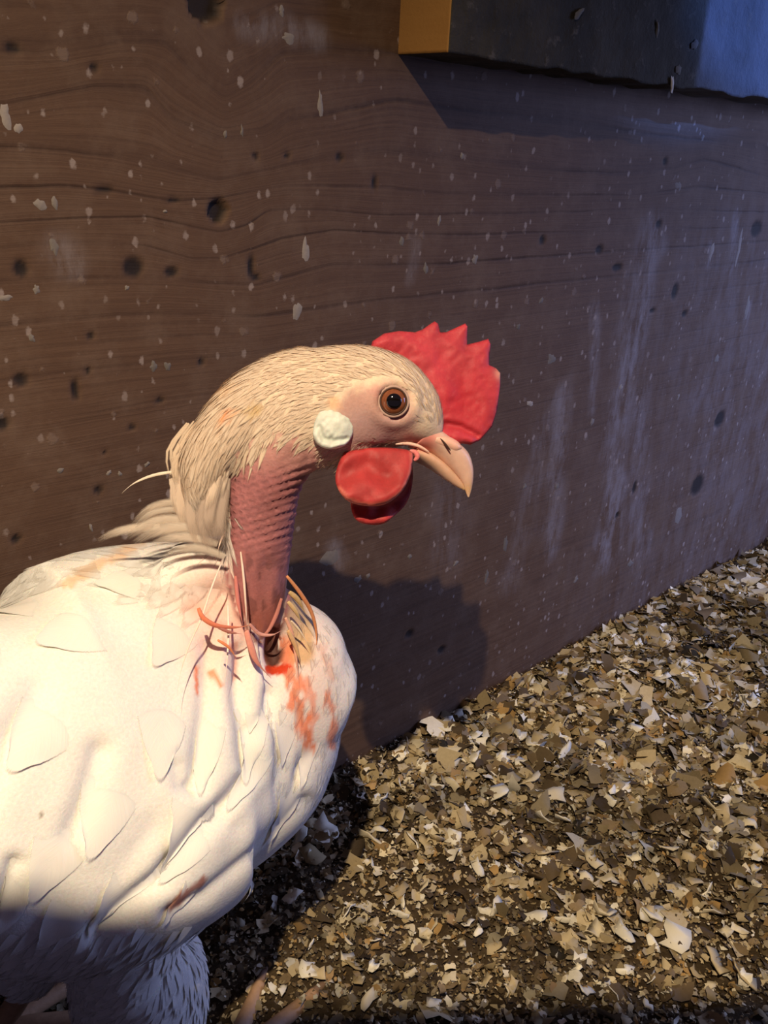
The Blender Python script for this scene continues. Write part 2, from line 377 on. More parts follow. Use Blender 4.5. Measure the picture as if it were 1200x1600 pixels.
M_LITTER = s.out(s.mix(s.math('MULTIPLY', n_, .6), c, (0.05, 0.035, 0.02)), 0.9, s.bump(s.noise(P, 330, 6, .8), .9, .002), .15)
Vf = np.stack([FX, FY, FZ], -1).reshape(-1, 3); nf = len(Vf)
und = np.array([[fx[0], fy[0], -.04], [fx[-1], fy[0], -.04], [fx[-1], WY, -.04], [fx[0], WY, -.04]])
floor = mesh('floor', np.vstack([Vf, und]), np.vstack([np.stack([I[:-1, :-1], I[:-1, 1:], I[1:, 1:], I[1:, :-1]], -1).reshape(-1, 4), [[nf, nf + 3, nf + 2, nf + 1]]]), M_LITTER)
tag(floor, 'dark packed litter floor of the coop under the wood shavings', kind='structure')

# ------------------------------------------------------------------ ledge board above
A = on_y(622, 85, WY); z0 = A[2]; x0 = A[0]; T = .037
def ledge():
    xs = np.concatenate([[x0, x0 + .0015], np.arange(x0 + .008, 1.5, .006)]); 
    zs = np.concatenate([[z0, z0 + .0015], np.arange(z0 + .006, z0 + .089, .004), [z0 + .089]])
    ys = np.array([WY - T, WY - T + .0015, WY - T * .66, WY - T * .33, WY])
    V = []; F = []; mats = []
    def sheet(P, flip, mi):
        a, b = P.shape[:2]; o = sum(len(v) for v in V); V.append(P.reshape(-1, 3)); I = np.arange(a * b).reshape(a, b) + o
        q = np.stack([I[:-1, :-1], I[:-1, 1:], I[1:, 1:], I[1:, :-1]], -1).reshape(-1, 4)
        F.append(q[:, ::-1] if flip else q); mats.extend([mi] * len(q))
    def wob(P):
        # worn arrises + uneven lower edge, shared by all faces because it depends on position only
        P = P.copy(); xx = P[..., 0]
        low = 1 - smooth(z0, z0 + .01, P[..., 2])
        P[..., 2] += low * .0032 * (vnoise(np.stack([xx * 70, xx * 0], -1), 4) - .5) * smooth(x0, x0 + .05, xx)
        front = 1 - smooth(WY - T, WY - T + .004, P[..., 1])
        P[..., 1] += front * .0022 * (vnoise(np.stack([xx * 90, P[..., 2] * 90], -1), 9) - .5) * smooth(x0, x0 + .02, xx)
        return P
    X, Zz = np.meshgrid(xs, zs); sheet(wob(np.stack([X, X * 0 + WY - T, Zz], -1)), False, 0)
    X, Y = np.meshgrid(xs, ys); sheet(wob(np.stack([X, Y, X * 0 + z0], -1)), True, 0); sheet(np.stack([X, Y, X * 0 + z0 + .089], -1), False, 0)
    Y, Zz = np.meshgrid(ys, zs); sheet(wob(np.stack([Y * 0 + x0, Y, Zz], -1)), True, 1)
    return np.vstack(V), np.vstack(F), mats
s = NT('grimy_board_face'); P = s.coord((6, 1, 60)); n = s.noise(P, 1, 6, .7); n2 = s.noise(s.coord((22, 22, 14)), 1, 6, .7)
n3 = s.noise(s.coord(), 90, 5, .7)
c = s.mix(n, (0.014, 0.012, 0.008), (0.036, 0.030, 0.020)); c = s.mix(s.math('MULTIPLY', s.math('SUBTRACT', n2, .42, clamp=True), 3.2, clamp=True), c, (0.055, 0.047, 0.034))
sx = s.n('SeparateXYZ'); s.l(s.coord(), sx.inputs[0]); beam_tint = s.math('MULTIPLY', s.math('SUBTRACT', s.math('ADD', sx.outputs[0], s.math('MULTIPLY', n2, .02)), .598), 140, clamp=True)
c = s.mix(s.math('MULTIPLY', beam_tint, s.math('ADD', s.math('MULTIPLY', n2, 1.0), .1), clamp=True), c, (0.13, 0.14, 0.17))  # paler bluish tone painted in where the blue beam lands, to brighten it
c = s.mix(s.math('MULTIPLY', s.math('SUBTRACT', n3, .58, clamp=True), 4, clamp=True), c, (0.15, 0.13, 0.11))
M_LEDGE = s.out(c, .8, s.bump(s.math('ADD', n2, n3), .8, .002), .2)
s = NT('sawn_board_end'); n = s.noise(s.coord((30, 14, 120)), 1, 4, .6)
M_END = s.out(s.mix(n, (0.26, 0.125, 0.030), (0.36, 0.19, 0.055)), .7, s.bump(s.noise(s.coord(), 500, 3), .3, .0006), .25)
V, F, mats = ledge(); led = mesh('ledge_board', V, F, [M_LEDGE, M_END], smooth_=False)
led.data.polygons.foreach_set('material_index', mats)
bm = bmesh.new(); bm.from_mesh(led.data); bmesh.ops.remove_doubles(bm, verts=bm.verts, dist=.0004); bm.to_mesh(led.data); bm.free()
tag(led, 'thick grimy wooden ledge board with an orange-lit sawn end, fixed on the plywood wall', 'board')
for x, y, a, b, br in [(1050, 132, 4, 13, .6), (1060, 108, 6, 7, .14), (1027, 45, 4, 10, .13), (905, 20, 10, 6, .13), (1085, 70, 8, 7, .1)]:
    c = on_y(x, y, WY - T - .001); sc = np.linalg.norm(c - CAM) / FPX
    V, F = blob(c, nrm([1, 0, .35]), nrm([-.3, 0, 1]), np.array([0, -1., 0]), a * sc, b * sc, .0008, int(x))
    o = mesh('dried_splash', V, F, M_SPLASH, attrs={'col': np.tile([br, br * .95, br * .85], (len(V), 1))}); o.parent = led

# ------------------------------------------------------------------ unseen board added behind the camera to cast the hand's shade on the hen
NP = nrm([.548, .6955, .464]); E1 = nrm([.6955, -.548, 0]); E2 = nrm(np.cross(NP, E1)); E2 = E2 if E2[2] < 0 else -E2
P0 = np.array(LAMP) + .35 * nrm([.36, .31, -.88]) + NP * .0006
kL = (WY - P0[1]) / E1[1]
bm = bmesh.new(); Hh = np.array([-.7, -.74, 0]); Hh = nrm(Hh)
def blocker_board(name, a, b, out, wd, th, m, parent=None):
    V = []
    n = 24; 
    for i in range(n + 1):
        c = a + (b - a) * i / n; wv = .0012 * (vnoise(np.array([[i * .9, .3]]), 2)[0] - .5)
        for (o_, z_) in ((0, 0), (wd * .02, .5), (wd * .98, .5), (wd, 0), (wd * .98, -.5), (wd * .02, -.5)): V.append(c + out * (o_ + wv) + Z * z_ * th)
    F = [[i * 6 + j, i * 6 + (j + 1) % 6, (i + 1) * 6 + (j + 1) % 6, (i + 1) * 6 + j] for i in range(n) for j in range(6)] + [[5, 4, 3, 2, 1, 0], [n * 6 + j for j in range(6)]]
    return mesh(name, np.array(V), F, m, parent, smooth_=False)
M_BLOCKER = mat_plain('blocker_wood', (.22, .15, .09), .75, 1, .4, .35, stretch=(20, 20, 90))
shade_blocker = bpy.data.objects.new('shade_blocker', None); ra = P0 + E1 * kL; rb = P0 + E1 * .55; shade_blocker.location = (rb[0], rb[1], 0); COL.objects.link(shade_blocker)
tag(shade_blocker, 'worn wooden roost plank on a square post, standing behind the viewpoint', 'shade_blocker')
put(blocker_board('blocker_board', ra + Hh * .004, rb, Hh, .16, .022, M_BLOCKER), shade_blocker)
pc = rb - E1 * .03 + Hh * .06; V = [pc + E1 * sx * .022 + Hh * sy * .022 + Z * (zz - pc[2]) for zz in (-.012, P0[2] - .0105) for sx, sy in ((-1, -1), (1, -1), (1, 1), (-1, 1))]
put(mesh('blocker_post', np.array(V), [[0, 1, 2, 3][::-1], [4, 5, 6, 7], [0, 1, 5, 4], [1, 2, 6, 5], [2, 3, 7, 6], [3, 0, 4, 7]], M_BLOCKER, smooth_=False), shade_blocker)

# ------------------------------------------------------------------ wood shavings
def flake_variant(r):
    nu, nv = int(r.integers(4, 6)), 3
    L, Wd = 1.0, r.uniform(.22, .85)
    u, v = np.meshgrid(np.linspace(-.5, .5, nu), np.linspace(-.5, .5, nv), indexing='ij')
    curl = r.choice([.4, 1.0, 1.9, 3.0], p=[.3, .3, .25, .15]) * r.choice([-1, 1])
    th = u * curl; X = np.sin(th) / max(abs(curl), .01) * np.sign(curl) * L; Zc = (1 - np.cos(th)) / curl * L
    Y = v * Wd * (1 - .5 * np.abs(2 * u) ** 3 * r.uniform(0, 1)) + r.uniform(-.25, .25) * u
    X = X + r.uniform(-.09, .09, X.shape); Y = Y + r.uniform(-.20, .20, Y.shape) * Wd + .3 * r.uniform(-1, 1) * u * u; Zc = Zc + r.uniform(-.05, .05, Zc.shape) + r.uniform(-.35, .35) * v + r.uniform(-.6, .6) * u * v
    V = np.stack([X, Y, Zc - Zc.min() * .5], -1).reshape(-1, 3)
    I = np.arange(nu * nv).reshape(nu, nv)
    q = np.stack([I[:-1, :-1], I[1:, :-1], I[1:, 1:], I[:-1, 1:]], -1).reshape(-1, 4)
    return V, q
VAR = [flake_variant(rng) for _ in range(40)]
def rand_rot(n, tilt, r):
    a = r.uniform(0, 2 * np.pi, n); t = np.abs(r.normal(0, tilt, n)); b = r.uniform(0, 2 * np.pi, n)
    k = np.stack([np.cos(b), np.sin(b), b * 0], -1)
    ca, sa = np.cos(a), np.sin(a); Rz = np.zeros((n, 3, 3)); Rz[:, 0, 0] = ca; Rz[:, 0, 1] = -sa; Rz[:, 1, 0] = sa; Rz[:, 1, 1] = ca; Rz[:, 2, 2] = 1
    K = np.zeros((n, 3, 3)); K[:, 0, 1] = -k[:, 2]; K[:, 0, 2] = k[:, 1]; K[:, 1, 0] = k[:, 2]; K[:, 1, 2] = -k[:, 0]; K[:, 2, 0] = -k[:, 1]; K[:, 2, 1] = k[:, 0]
    Rt = np.eye(3) + np.sin(t)[:, None, None] * K + (1 - np.cos(t))[:, None, None] * (K @ K)
    return Rt @ Rz
PAL = np.array([[.46, .38, .23], [.33, .26, .14], [.62, .55, .38], [.22, .16, .085], [.12, .085, .045], [.74, .70, .56], [.36, .23, .09], [.07, .05, .03]])
def pick_col(n, r, pr):
    c = PAL[r.choice(len(PAL), n, p=pr)]; return c * r.uniform(.8, 1.15, (n, 1))
def scatter(n, size_fn, tilt, zr, pr, r, xr=(-.05, 1.35), yr=(-.12, WY), xpow=1.0):
    x = xr[0] + (xr[1] - xr[0]) * r.uniform(0, 1, n) ** xpow; y = r.uniform(yr[0], yr[1], n)
    sz = size_fn(x, y, n); keep = (y + sz * .42 < WY)
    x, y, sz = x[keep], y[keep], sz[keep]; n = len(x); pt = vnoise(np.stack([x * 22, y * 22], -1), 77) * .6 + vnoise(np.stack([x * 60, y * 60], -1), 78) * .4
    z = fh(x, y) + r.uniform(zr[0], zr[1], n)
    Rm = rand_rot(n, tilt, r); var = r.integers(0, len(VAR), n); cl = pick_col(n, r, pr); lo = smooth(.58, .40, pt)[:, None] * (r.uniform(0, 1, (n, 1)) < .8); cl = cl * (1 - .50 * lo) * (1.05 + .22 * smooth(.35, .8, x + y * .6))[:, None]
    Vs, Fs, Cs = [], [], []; off = 0
    for k, (v, q) in enumerate(VAR):
        idx = np.where(var == k)[0]
        if not len(idx): continue
        P = np.einsum('nij,vj->nvi', Rm[idx], v) * sz[idx][:, None, None] + np.stack([x[idx], y[idx], z[idx]], -1)[:, None]
        P[..., 1] = np.minimum(P[..., 1], WY - .0004)
        m = len(v); Vs.append(P.reshape(-1, 3)); Cs.append(np.repeat(cl[idx], m, 0))
        Fs.append((q[None] + (np.arange(len(idx)) * m)[:, None, None] + off).reshape(-1, 4)); off += len(idx) * m
    return np.vstack(Vs), np.vstack(Fs), np.vstack(Cs)
def size_main(x, y, n):
    # coarser towards the wall and the right, fine crumble nearer the camera
    far = smooth(.30, .75, x + y * .6)
    return np.clip(rng.lognormal(np.log(.0038 + .0049 * far), .45, n), .002, .020)
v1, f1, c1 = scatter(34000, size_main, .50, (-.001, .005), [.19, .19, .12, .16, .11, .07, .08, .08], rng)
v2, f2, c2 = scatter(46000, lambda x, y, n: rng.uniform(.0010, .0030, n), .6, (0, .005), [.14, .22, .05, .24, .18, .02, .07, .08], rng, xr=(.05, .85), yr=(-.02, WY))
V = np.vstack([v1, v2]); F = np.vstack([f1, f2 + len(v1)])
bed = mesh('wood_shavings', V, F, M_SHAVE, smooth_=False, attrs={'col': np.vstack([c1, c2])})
tag(bed, 'deep litter of pale curled wood shavings covering the coop floor beside the hen', 'bedding', kind='stuff')
# the large flakes lying on top, each its own piece
VARM = []
for k in range(16):
    v, q = flake_variant(rng); 
    t = .055; nv_ = len(v); V2 = np.vstack([v, v + [0, 0, t]])
    edges = {}
    for a in q:
        for i in range(4):
            e = (a[i], a[(i + 1) % 4]); edges[e] = 1
    side = [[a, b, b + nv_, a + nv_] for (a, b) in edges if (b, a) not in edges]
    Fq = np.vstack([q[:, ::-1], q + nv_, np.array(side)])
    cc = PAL[[2, 5, 0, 5, 2, 0, 1, 5][k % 8]] * (1.0 + .12 * (k % 3))
    VARM.append(mesh('wood_shaving', V2, Fq, M_SHAVE, smooth_=False, attrs={'col': np.tile(cc, (len(V2), 1))}, link=False))
FIX = [(838, 1160, 24), (880, 1185, 24), (930, 968, 14), (925, 1000, 22), (805, 1190, 20), (655, 1170, 22), (740, 1145, 20), (815, 1145, 13), (625, 1240, 20),
       (680, 1240, 15), (960, 1440, 16), (945, 1465, 15), (1015, 1480, 18), (900, 1520, 15), (760, 1530, 16), (880, 1430, 16), (1020, 1535, 14), (800, 1545, 16),
       (870, 870 + 350, 14), (1130, 1290, 24), (1000, 1225, 12), (1080, 1060, 15), (1160, 870, 22), (990, 1120, 16), (850, 1340, 14), (670, 1320, 12), (735, 1130, 15),
       (1040, 1110, 15), (560, 1230, 18), (510, 1300, 30), (470, 1440, 10), (720, 1480, 14), (585, 1480, 12), (640, 1530, 14), (1140, 920, 15), (1010, 1410, 14)]
def shaving(x, y, size, tl=.35):
    o = bpy.data.objects.new('wood_shaving', random.choice(VARM)); COL.objects.link(o); o.parent = bed
    o.scale = (size,) * 3; o.location = (x, y, fh(np.array([x]), np.array([y]))[0] + .0035)
    o.rotation_euler = (random.gauss(0, tl), random.gauss(0, tl), random.uniform(0, 6.28))
    return o
for (px, py, s_) in FIX:
    c = on_floor(px, py); 
    if c[1] < WY - .012: shaving(c[0], c[1], s_ * 1.35 * np.linalg.norm(c - CAM) / FPX)
for k in range(230):
    px = random.uniform(420, 1195); py = random.uniform(870, 1590); c = on_floor(px, py)
    if c[1] > WY - .012: continue
    far = c[0] + c[1] * .6
    shaving(c[0], c[1], random.uniform(.006, .011) * (1 + .6 * (far > .45)))
# droppings: dark clods half sunk in the litter
s = NT('dark_dropping'); n = s.noise(s.coord(), 160, 5, .7)
M_DROP = s.out(s.ramp(n, [(0.35, (0.025, 0.02, 0.013)), (.65, (0.10, .085, .06))]), .9, s.bump(n, .8, .002), .15)
me = bpy.data.meshes.new('dropping'); bm = bmesh.new(); bmesh.ops.create_icosphere(bm, subdivisions=3, radius=1)
for v in bm.verts:
    q = np.array(v.co); k = .72 + .5 * vnoise(q[None] * 1.9, 4)[0] + .22 * vnoise(q[None] * 5, 5)[0]; v.co = v.co * k; v.co.z *= .55
bm.to_mesh(me); bm.free(); me.materials.append(M_DROP)
for p in me.polygons: p.use_smooth = True
DR = [(1078, 1020, 17, 'largest dark clod in the litter near the wall at right'), (1000, 1040, 10, 'small dark clod just left of the largest clod near the wall'),
      (958, 1125, 15, 'broad brown clod in the litter below the small clod near the wall'), (818, 1118, 12, 'dark clod closest to the right edge of the hen head shadow'),
      (690, 1160, 14, 'dark crumbly clod directly beneath the hen head shadow on the wall'), (785, 1300, 13, 'greenish dark clod in the middle of the open litter'),
      (745, 1215, 12, 'dark clod in the hollow below the head shadow, among pale shavings'), (1180, 1190, 16, 'dark clod at the right edge of the picture, halfway up the litter'),
      (905, 1290, 11, 'flat dark clod right of the greenish clod in the middle of the litter'), (870, 1485, 12, 'dark clod nearest the bottom edge of the picture, in the fine crumbly litter'),
      (560, 1420, 10, 'dark clod beside the outer edge of the hen body shadow on the litter')]
for px, py, s_, lab in DR:
    c = on_floor(px, py); 
    if c[1] > WY - .02: continue
    o = bpy.data.objects.new('dropping', me); COL.objects.link(o); sz = s_ * np.linalg.norm(c - CAM) / FPX
    o.scale = (sz * 1.1, sz * .95, sz * .8); o.location = (c[0], c[1], fh(np.array([c[0]]), np.array([c[1]]))[0] + sz * .12); o.rotation_euler = (0, 0, random.uniform(0, 6))
    tag(o, lab, 'dropping', 'droppings in the litter')

# ================================================================== THE HEN
HEN_LOC = (.13, .275, 0.0)
hen = bpy.data.objects.new('hen', None); hen.location = HEN_LOC; COL.objects.link(hen); hen.empty_display_size = .05
tag(hen, 'white hen with a bare red neck, red comb and orange-stained breast standing in profile', 'hen')

def tube(secs, nseg=36, nring=60, pw=1.0):
    """secs: (cx, cy, half_px, depth, b) -> closed loft; a follows the picture plane, b the line of sight (metres)"""
    S = catmull(secs, nring); C = np.array([at(s[0], s[1], s[3]) for s in S]); T_ = np.gradient(C, axis=0)
    a = np.linspace(0, 2 * np.pi, nseg, endpoint=False); V = []
    for c, t, s_ in zip(C, T_, S):
        t = nrm(t); d = nrm(c - CAM); A_ = nrm(np.cross(t, d)); B_ = nrm(np.cross(A_, t))
        ra = s_[2] * s_[3] / FPX
        V.append(c + np.outer(np.sign(np.cos(a)) * np.abs(np.cos(a)) ** pw * ra, A_) + np.outer(np.sign(np.sin(a)) * np.abs(np.sin(a)) ** pw * s_[4], B_))
    V = np.vstack(V + [C[:1], C[-1:]]); n = nring; F = []
    for i in range(n - 1):
        for j in range(nseg):
            k = (j + 1) % nseg; F.append([i * nseg + j, i * nseg + k, (i + 1) * nseg + k, (i + 1) * nseg + j])
    for j in range(nseg):
        k = (j + 1) % nseg; F.append([n * nseg, k, j]); F.append([n * nseg + 1, (n - 1) * nseg + j, (n - 1) * nseg + k])
    return V, F
def wtube(pts, nseg=20, nring=30):
    """world-space round tube: (x,y,z,r)"""
    S = catmull(pts, nring); C = S[:, :3]; T_ = np.gradient(C, axis=0); V = []; a = np.linspace(0, 2 * np.pi, nseg, endpoint=False); ref = np.array([0, 1., 0])
    for c, t, s_ in zip(C, T_, S):
        t = nrm(t); r_ = ref if abs(t @ ref) < .9 else np.array([1., 0, 0])
        A_ = nrm(np.cross(t, r_)); B_ = np.cross(t, A_)
        V.append(c + (np.outer(np.cos(a), A_) + np.outer(np.sin(a), B_)) * s_[3])
    V = np.vstack(V + [C[:1], C[-1:]]); n = nring; F = []
    for i in range(n - 1):
        for j in range(nseg):
            k = (j + 1) % nseg; F.append([i * nseg + j, i * nseg + k, (i + 1) * nseg + k, (i + 1) * nseg + j])
    for j in range(nseg):
        k = (j + 1) % nseg; F.append([n * nseg, k, j]); F.append([n * nseg + 1, (n - 1) * nseg + j, (n - 1) * nseg + k])
    return V, F

NECK = [(398, 1010, 30, .372, .009), (402, 960, 40, .366, .011), (404, 880, 49, .356, .0125), (406, 800, 56, .345, .0135), (414, 735, 64, .338, .0145),
        (440, 680, 80, .333, .0155), (490, 642, 89, .331, .0165), (548, 628, 88, .333, .0172), (598, 629, 79, .336, .0166), (636, 645, 62, .339, .0145), (662, 664, 40, .342, .0112), (680, 681, 17, .344, .0075)]
BODY = [(-700, 1150, 120, .235, .018), (-480, 1170, 200, .262, .036), (-250, 1200, 232, .292, .050), (-40, 1215, 264, .322, .057), (90, 1200, 306, .345, .060), (205, 1150, 300, .368, .058),
        (300, 1112, 268, .384, .055), (385, 1100, 215, .395, .049), (455, 1092, 156, .398, .041), (500, 1104, 100, .400, .030), (524, 1116, 52, .402, .018), (534, 1120, 20, .403, .008)]
THIGH = [(190, 1300, 90, .375, .034), (200, 1400, 92, .378, .036), (195, 1470, 84, .385, .034), (215, 1530, 100, .396, .034), (225, 1600, 92, .408, .030), (240, 1680, 50, .420, .018)]
parts = [tube(BODY, 64, 80, .80), tube([(515, 1060, 14, .402, .012), (503, 1110, 32, .402, .024), (480, 1170, 48, .400, .034), (430, 1235, 66, .397, .040), (370, 1290, 66, .392, .040), (310, 1345, 50, .388, .034), (260, 1380, 30, .386, .02)], 40, 50), tube(NECK, 40, 90), tube(THIGH, 32, 40)]
def pxz(px, py, t, b): return np.array(list(at(px, py, t)) + [b])
parts.append(wtube([[.075, .312, .14, .028], [.08, .316, .095, .026], [.085, .320, .06, .020], [.085, .322, .040, .010]]))   # far thigh
parts.append(tube([(490, 606, 66, .333, .015), (440, 616, 62, .332, .015), (392, 648, 60, .331, .014), (350, 690, 53, .330, .013), (322, 725, 42, .330, .011), (312, 768, 26, .332, .008), (308, 800, 10, .334, .004)], 32, 40))
parts.append(tube([(300, 900, 60, .372, .03), (360, 890, 50, .368, .022), (400, 930, 45, .37, .016), (440, 985, 50, .385, .018)], 28, 24))  # neck root
bm = bmesh.new()
for V, F in parts:
    vs = [bm.verts.new(v) for v in V]
    for f in F: bm.faces.new([vs[i] for i in f])
bmesh.ops.recalc_face_normals(bm, faces=bm.faces)
me = bpy.data.meshes.new('tmp'); bm.to_mesh(me); bm.free(); tmp = bpy.data.objects.new('tmp', me); COL.objects.link(tmp)
m1 = tmp.modifiers.new('r', 'REMESH'); m1.mode = 'VOXEL'; m1.voxel_size = .00135
m2 = tmp.modifiers.new('s', 'SMOOTH'); m2.factor = .5; m2.iterations = 10
dg = bpy.context.evaluated_depsgraph_get(); ev = tmp.evaluated_get(dg); em = ev.to_mesh()
nV = len(em.vertices); BV = np.empty(nV * 3, np.float32); em.vertices.foreach_get('co', BV); BV = BV.reshape(-1, 3).astype(float)
BN = np.empty(nV * 3, np.float32); em.vertices.foreach_get('normal', BN); BN = BN.reshape(-1, 3).astype(float)
BF = [list(p.vertices) for p in em.polygons]; ev.to_mesh_clear(); bpy.data.objects.remove(tmp)

def noise3(p, seed=0): return vnoise(p, seed)
px = proj(BV); DEP = (BV - CAM) @ FW
# masks in the hen's own paint
SP = np.array([(s_[0], s_[1]) for s_ in catmull(NECK, 60)])
bare_neck_poly = [(352, 745), (372, 712), (400, 690), (440, 682), (478, 690), (520, 690), (540, 712), (505, 735), (480, 760), (470, 830), (455, 900), (445, 960), (432, 1000), (400, 1000), (372, 960), (352, 880), (350, 800)]
def neck_mask(p): 
    m = in_poly(p, bare_neck_poly).astype(float); d = seg_dist(p, bare_neck_poly + [bare_neck_poly[0]])
    return np.where(m > 0, smooth(-6, 10, d), 1 - smooth(0, 12, d) * 1.0) * ((m > 0) | (d < 12))
face_poly = [(505, 655), (530, 605), (560, 594), (600, 588), (640, 600), (655, 630), (662, 665), (690, 690), (650, 716), (560, 722), (505, 722)]
nm = neck_mask(px)
nearneck = (DEP < .392) 
# neck wrinkles: rows of feather follicles running obliquely
uu = px[:, 0] * .28 + px[:, 1] * .96
rows = np.sin(uu / 11.5 * 2 * np.pi + 1.2 * np.sin(px[:, 0] / 37)) 
beads = np.sin((px[:, 0] * .96 - px[:, 1] * .28) / 9.0 * 2 * np.pi)
upn = smooth(700, 740, px[:, 1]) * (1 - smooth(830, 900, px[:, 1]))
disp = nm * nearneck * (upn * (rows * .00038 + rows * beads * .00018) + (1 - upn) * .0016 * (noise3(np.stack([px[:, 0] / 8, px[:, 1] / 30], -1), 2) - .5))
# folds of the plumage (grooves) - run where feather tracts overlap
CR = [([(326, 1010), (325, 1053), (320, 1120), (312, 1165), (303, 1228)], 9, .0035), ([(377, 1020), (373, 1070), (377, 1120), (382, 1170), (388, 1207), (367, 1240), (313, 1297), (250, 1372), (150, 1455)], 10, .0052),
      ([(418, 1085), (410, 1120), (392, 1142)], 7, .0025), ([(475, 1250), (396, 1335), (317, 1400), (260, 1425)], 7, .0022), ([(156, 1175), (138, 1240), (115, 1300)], 12, .003),
      ([(22, 1350), (0, 1425)], 8, .003), ([(275, 1200), (280, 1228), (303, 1230)], 8, .0018), ([(60, 1080), (10, 1160), (-30, 1260)], 16, .0025), ([(240, 1300), (170, 1400)], 14, .0016),
      ([(470, 1120), (440, 1200), (370, 1290)], 10, .0014)]
side = (BN @ (-FW)) > -.1
for pts, wpx, dp in CR:
    d = seg_dist(px, pts); 
    disp = disp - side * .72 * (dp * np.exp(-(d / wpx / 1.5) ** 2) - .3 * dp * np.exp(-((d - wpx * 3.4) / (wpx * 2.2)) ** 2))
# hollow at the throat base
d = np.hypot((px[:, 0] - 432) / 17, (px[:, 1] - 1018) / 32); disp = disp - side * .0085 * np.exp(-d ** 3)
bodyish = (1 - nm) * smooth(780, 900, px[:, 1])
disp = disp + bodyish * (.0030 * (noise3(BV * 26, 11) - .5) + .0003 * (noise3(BV * 85, 12) - .5))
# eye socket ring
d = np.hypot(px[:, 0] - 615, px[:, 1] - 627)
disp = disp + side * (.0016 * np.exp(-((d - 33) / 11) ** 2) - .0018 * (d < 24)) * (DEP < .335)
d = seg_dist(px, [(560, 697), (600, 697), (640, 695), (665, 700)]); disp = disp - side * .0009 * np.exp(-(d / 3.5) ** 2)
BV = BV + BN * disp[:, None]
# paint
def stain_at(p, dep=None):
    """returns colour multiplier layer list: (mask, colour)"""
    n = vnoise(p / np.array([7., 16.]), 21); n2 = vnoise(p / 30., 22)
    out = []
    pk = np.exp(-(((p[:, 0] - 345) / 75) ** 2 + ((p[:, 1] - 960) / 95) ** 2)); out.append((pk * .75, (.86, .50, .40)))
    pk = np.exp(-(((p[:, 0] - 490) / 50) ** 2 + ((p[:, 1] - 1050) / 120) ** 2)); out.append((pk * .5, (.80, .50, .40)))
    def seg(pts, w_, col, a=1., rough=.9):
        d = seg_dist(p, pts); m = (1 - smooth(w_ * .4, w_ * 1.15, d + (n - .5) * w_ * rough * 1.6)) * a; out.append((m, col))
    OR = (.82, .22, .09)
    tan = (1 - smooth(12, 26, seg_dist(p, [(452, 930), (470, 975), (472, 1020)]))); out.append((tan * .85, (.62, .38, .17)))
    seg([(447, 1000), (458, 1050), (460, 1090), (472, 1130), (482, 1165)], 13, OR, .85); seg([(480, 1060), (488, 1110), (484, 1160)], 8, OR, .6)
    seg([(512, 1085), (520, 1120), (518, 1165)], 9, OR, .75); seg([(500, 1010), (520, 1060)], 8, (.72, .42, .32), .6)
    seg([(306, 1045), (308, 1085)], 4.5, (.85, .25, .12), .95, .4); seg([(332, 1048), (344, 1072)], 5, (.85, .28, .14), .9, .4)
    seg([(222, 848), (180, 868), (140, 885), (105, 910)], 11, (.85, .55, .32), .7, .6)
    seg([(366, 1010), (374, 1030), (370, 1056)], 6, OR, .45); seg([(345, 1000), (366, 1020)], 4, OR, .5)
    seg([(300, 950), (330, 975), (380, 985)], 11, (.80, .42, .32), .6)
    seg([(270, 1412), (300, 1388), (318, 1375)], 11, (.42, .13, .09), .85, .8)
    seg([(350, 650), (356, 650)], 9, (.90, .33, .12), 1., .5); seg([(392, 645), (402, 640)], 9, (.68, .45, .20), .8); seg([(345, 612), (352, 605)], 12, (.85, .58, .36), .6)
    seg([(520, 628), (536, 640)], 9, (.75, .42, .24), .7); seg([(235, 1270), (236, 1274)], 5, (.2, .15, .1), .0)
    seg([(66, 1272), (68, 1276)], 3.5, (.22, .18, .12), .8, .3)
    return out
def feather_col(p, base=(.88, .86, .80)):
    c = np.tile(np.array(base, float), (len(p), 1))
    head = smooth(860, 760, p[:, 1]) * smooth(230, 280, p[:, 0])
    c = c * (1 - head[:, None]) + head[:, None] * np.array([.74, .575, .43])
    for m, col in stain_at(p): c = c * (1 - m[:, None]) + m[:, None] * np.array(col)
    return c
colB = feather_col(px)
ns = noise3(BV * 420, 5); n4 = noise3(BV * 120, 6)
skin = np.array([.47, .19, .205]) * (1 - .35 * n4[:, None]) + np.array([.16, .05, .03]) * ns[:, None] * .5
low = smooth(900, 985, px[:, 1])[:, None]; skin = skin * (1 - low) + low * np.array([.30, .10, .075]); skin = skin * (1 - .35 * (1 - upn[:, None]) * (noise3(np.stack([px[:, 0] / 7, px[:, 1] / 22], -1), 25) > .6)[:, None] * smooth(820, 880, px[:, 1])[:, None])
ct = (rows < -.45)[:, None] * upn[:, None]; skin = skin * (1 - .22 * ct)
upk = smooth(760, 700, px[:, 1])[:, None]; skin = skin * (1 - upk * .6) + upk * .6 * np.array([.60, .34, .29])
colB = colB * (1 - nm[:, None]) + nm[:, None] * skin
fm = in_poly(px, face_poly).astype(float) * smooth(0, 24, seg_dist(px, face_poly + [face_poly[0]]) + 10 * (vnoise(px / 9., 51) - .5))
fskin = np.array([.50, .30, .255]) + .08 * (n4[:, None] - .5)
rl = np.exp(-(seg_dist(px, [(640, 688), (672, 694)]) / 11) ** 2)[:, None]; fskin = fskin * (1 - rl * .75) + rl * .75 * np.array([.52, .11, .10])
rl = np.exp(-(seg_dist(px, [(588, 612), (600, 596), (640, 610)]) / 9) ** 2)[:, None] * .5; fskin = fskin * (1 - rl) + rl * np.array([.56, .24, .21])
lk = np.exp(-(seg_dist(px, [(560, 660), (600, 680), (560, 690)]) / 22) ** 2)[:, None] * .45; fskin = fskin * (1 - lk) + lk * np.array([.38, .24, .27])
colB = colB * (1 - fm[:, None]) + fm[:, None] * fskin
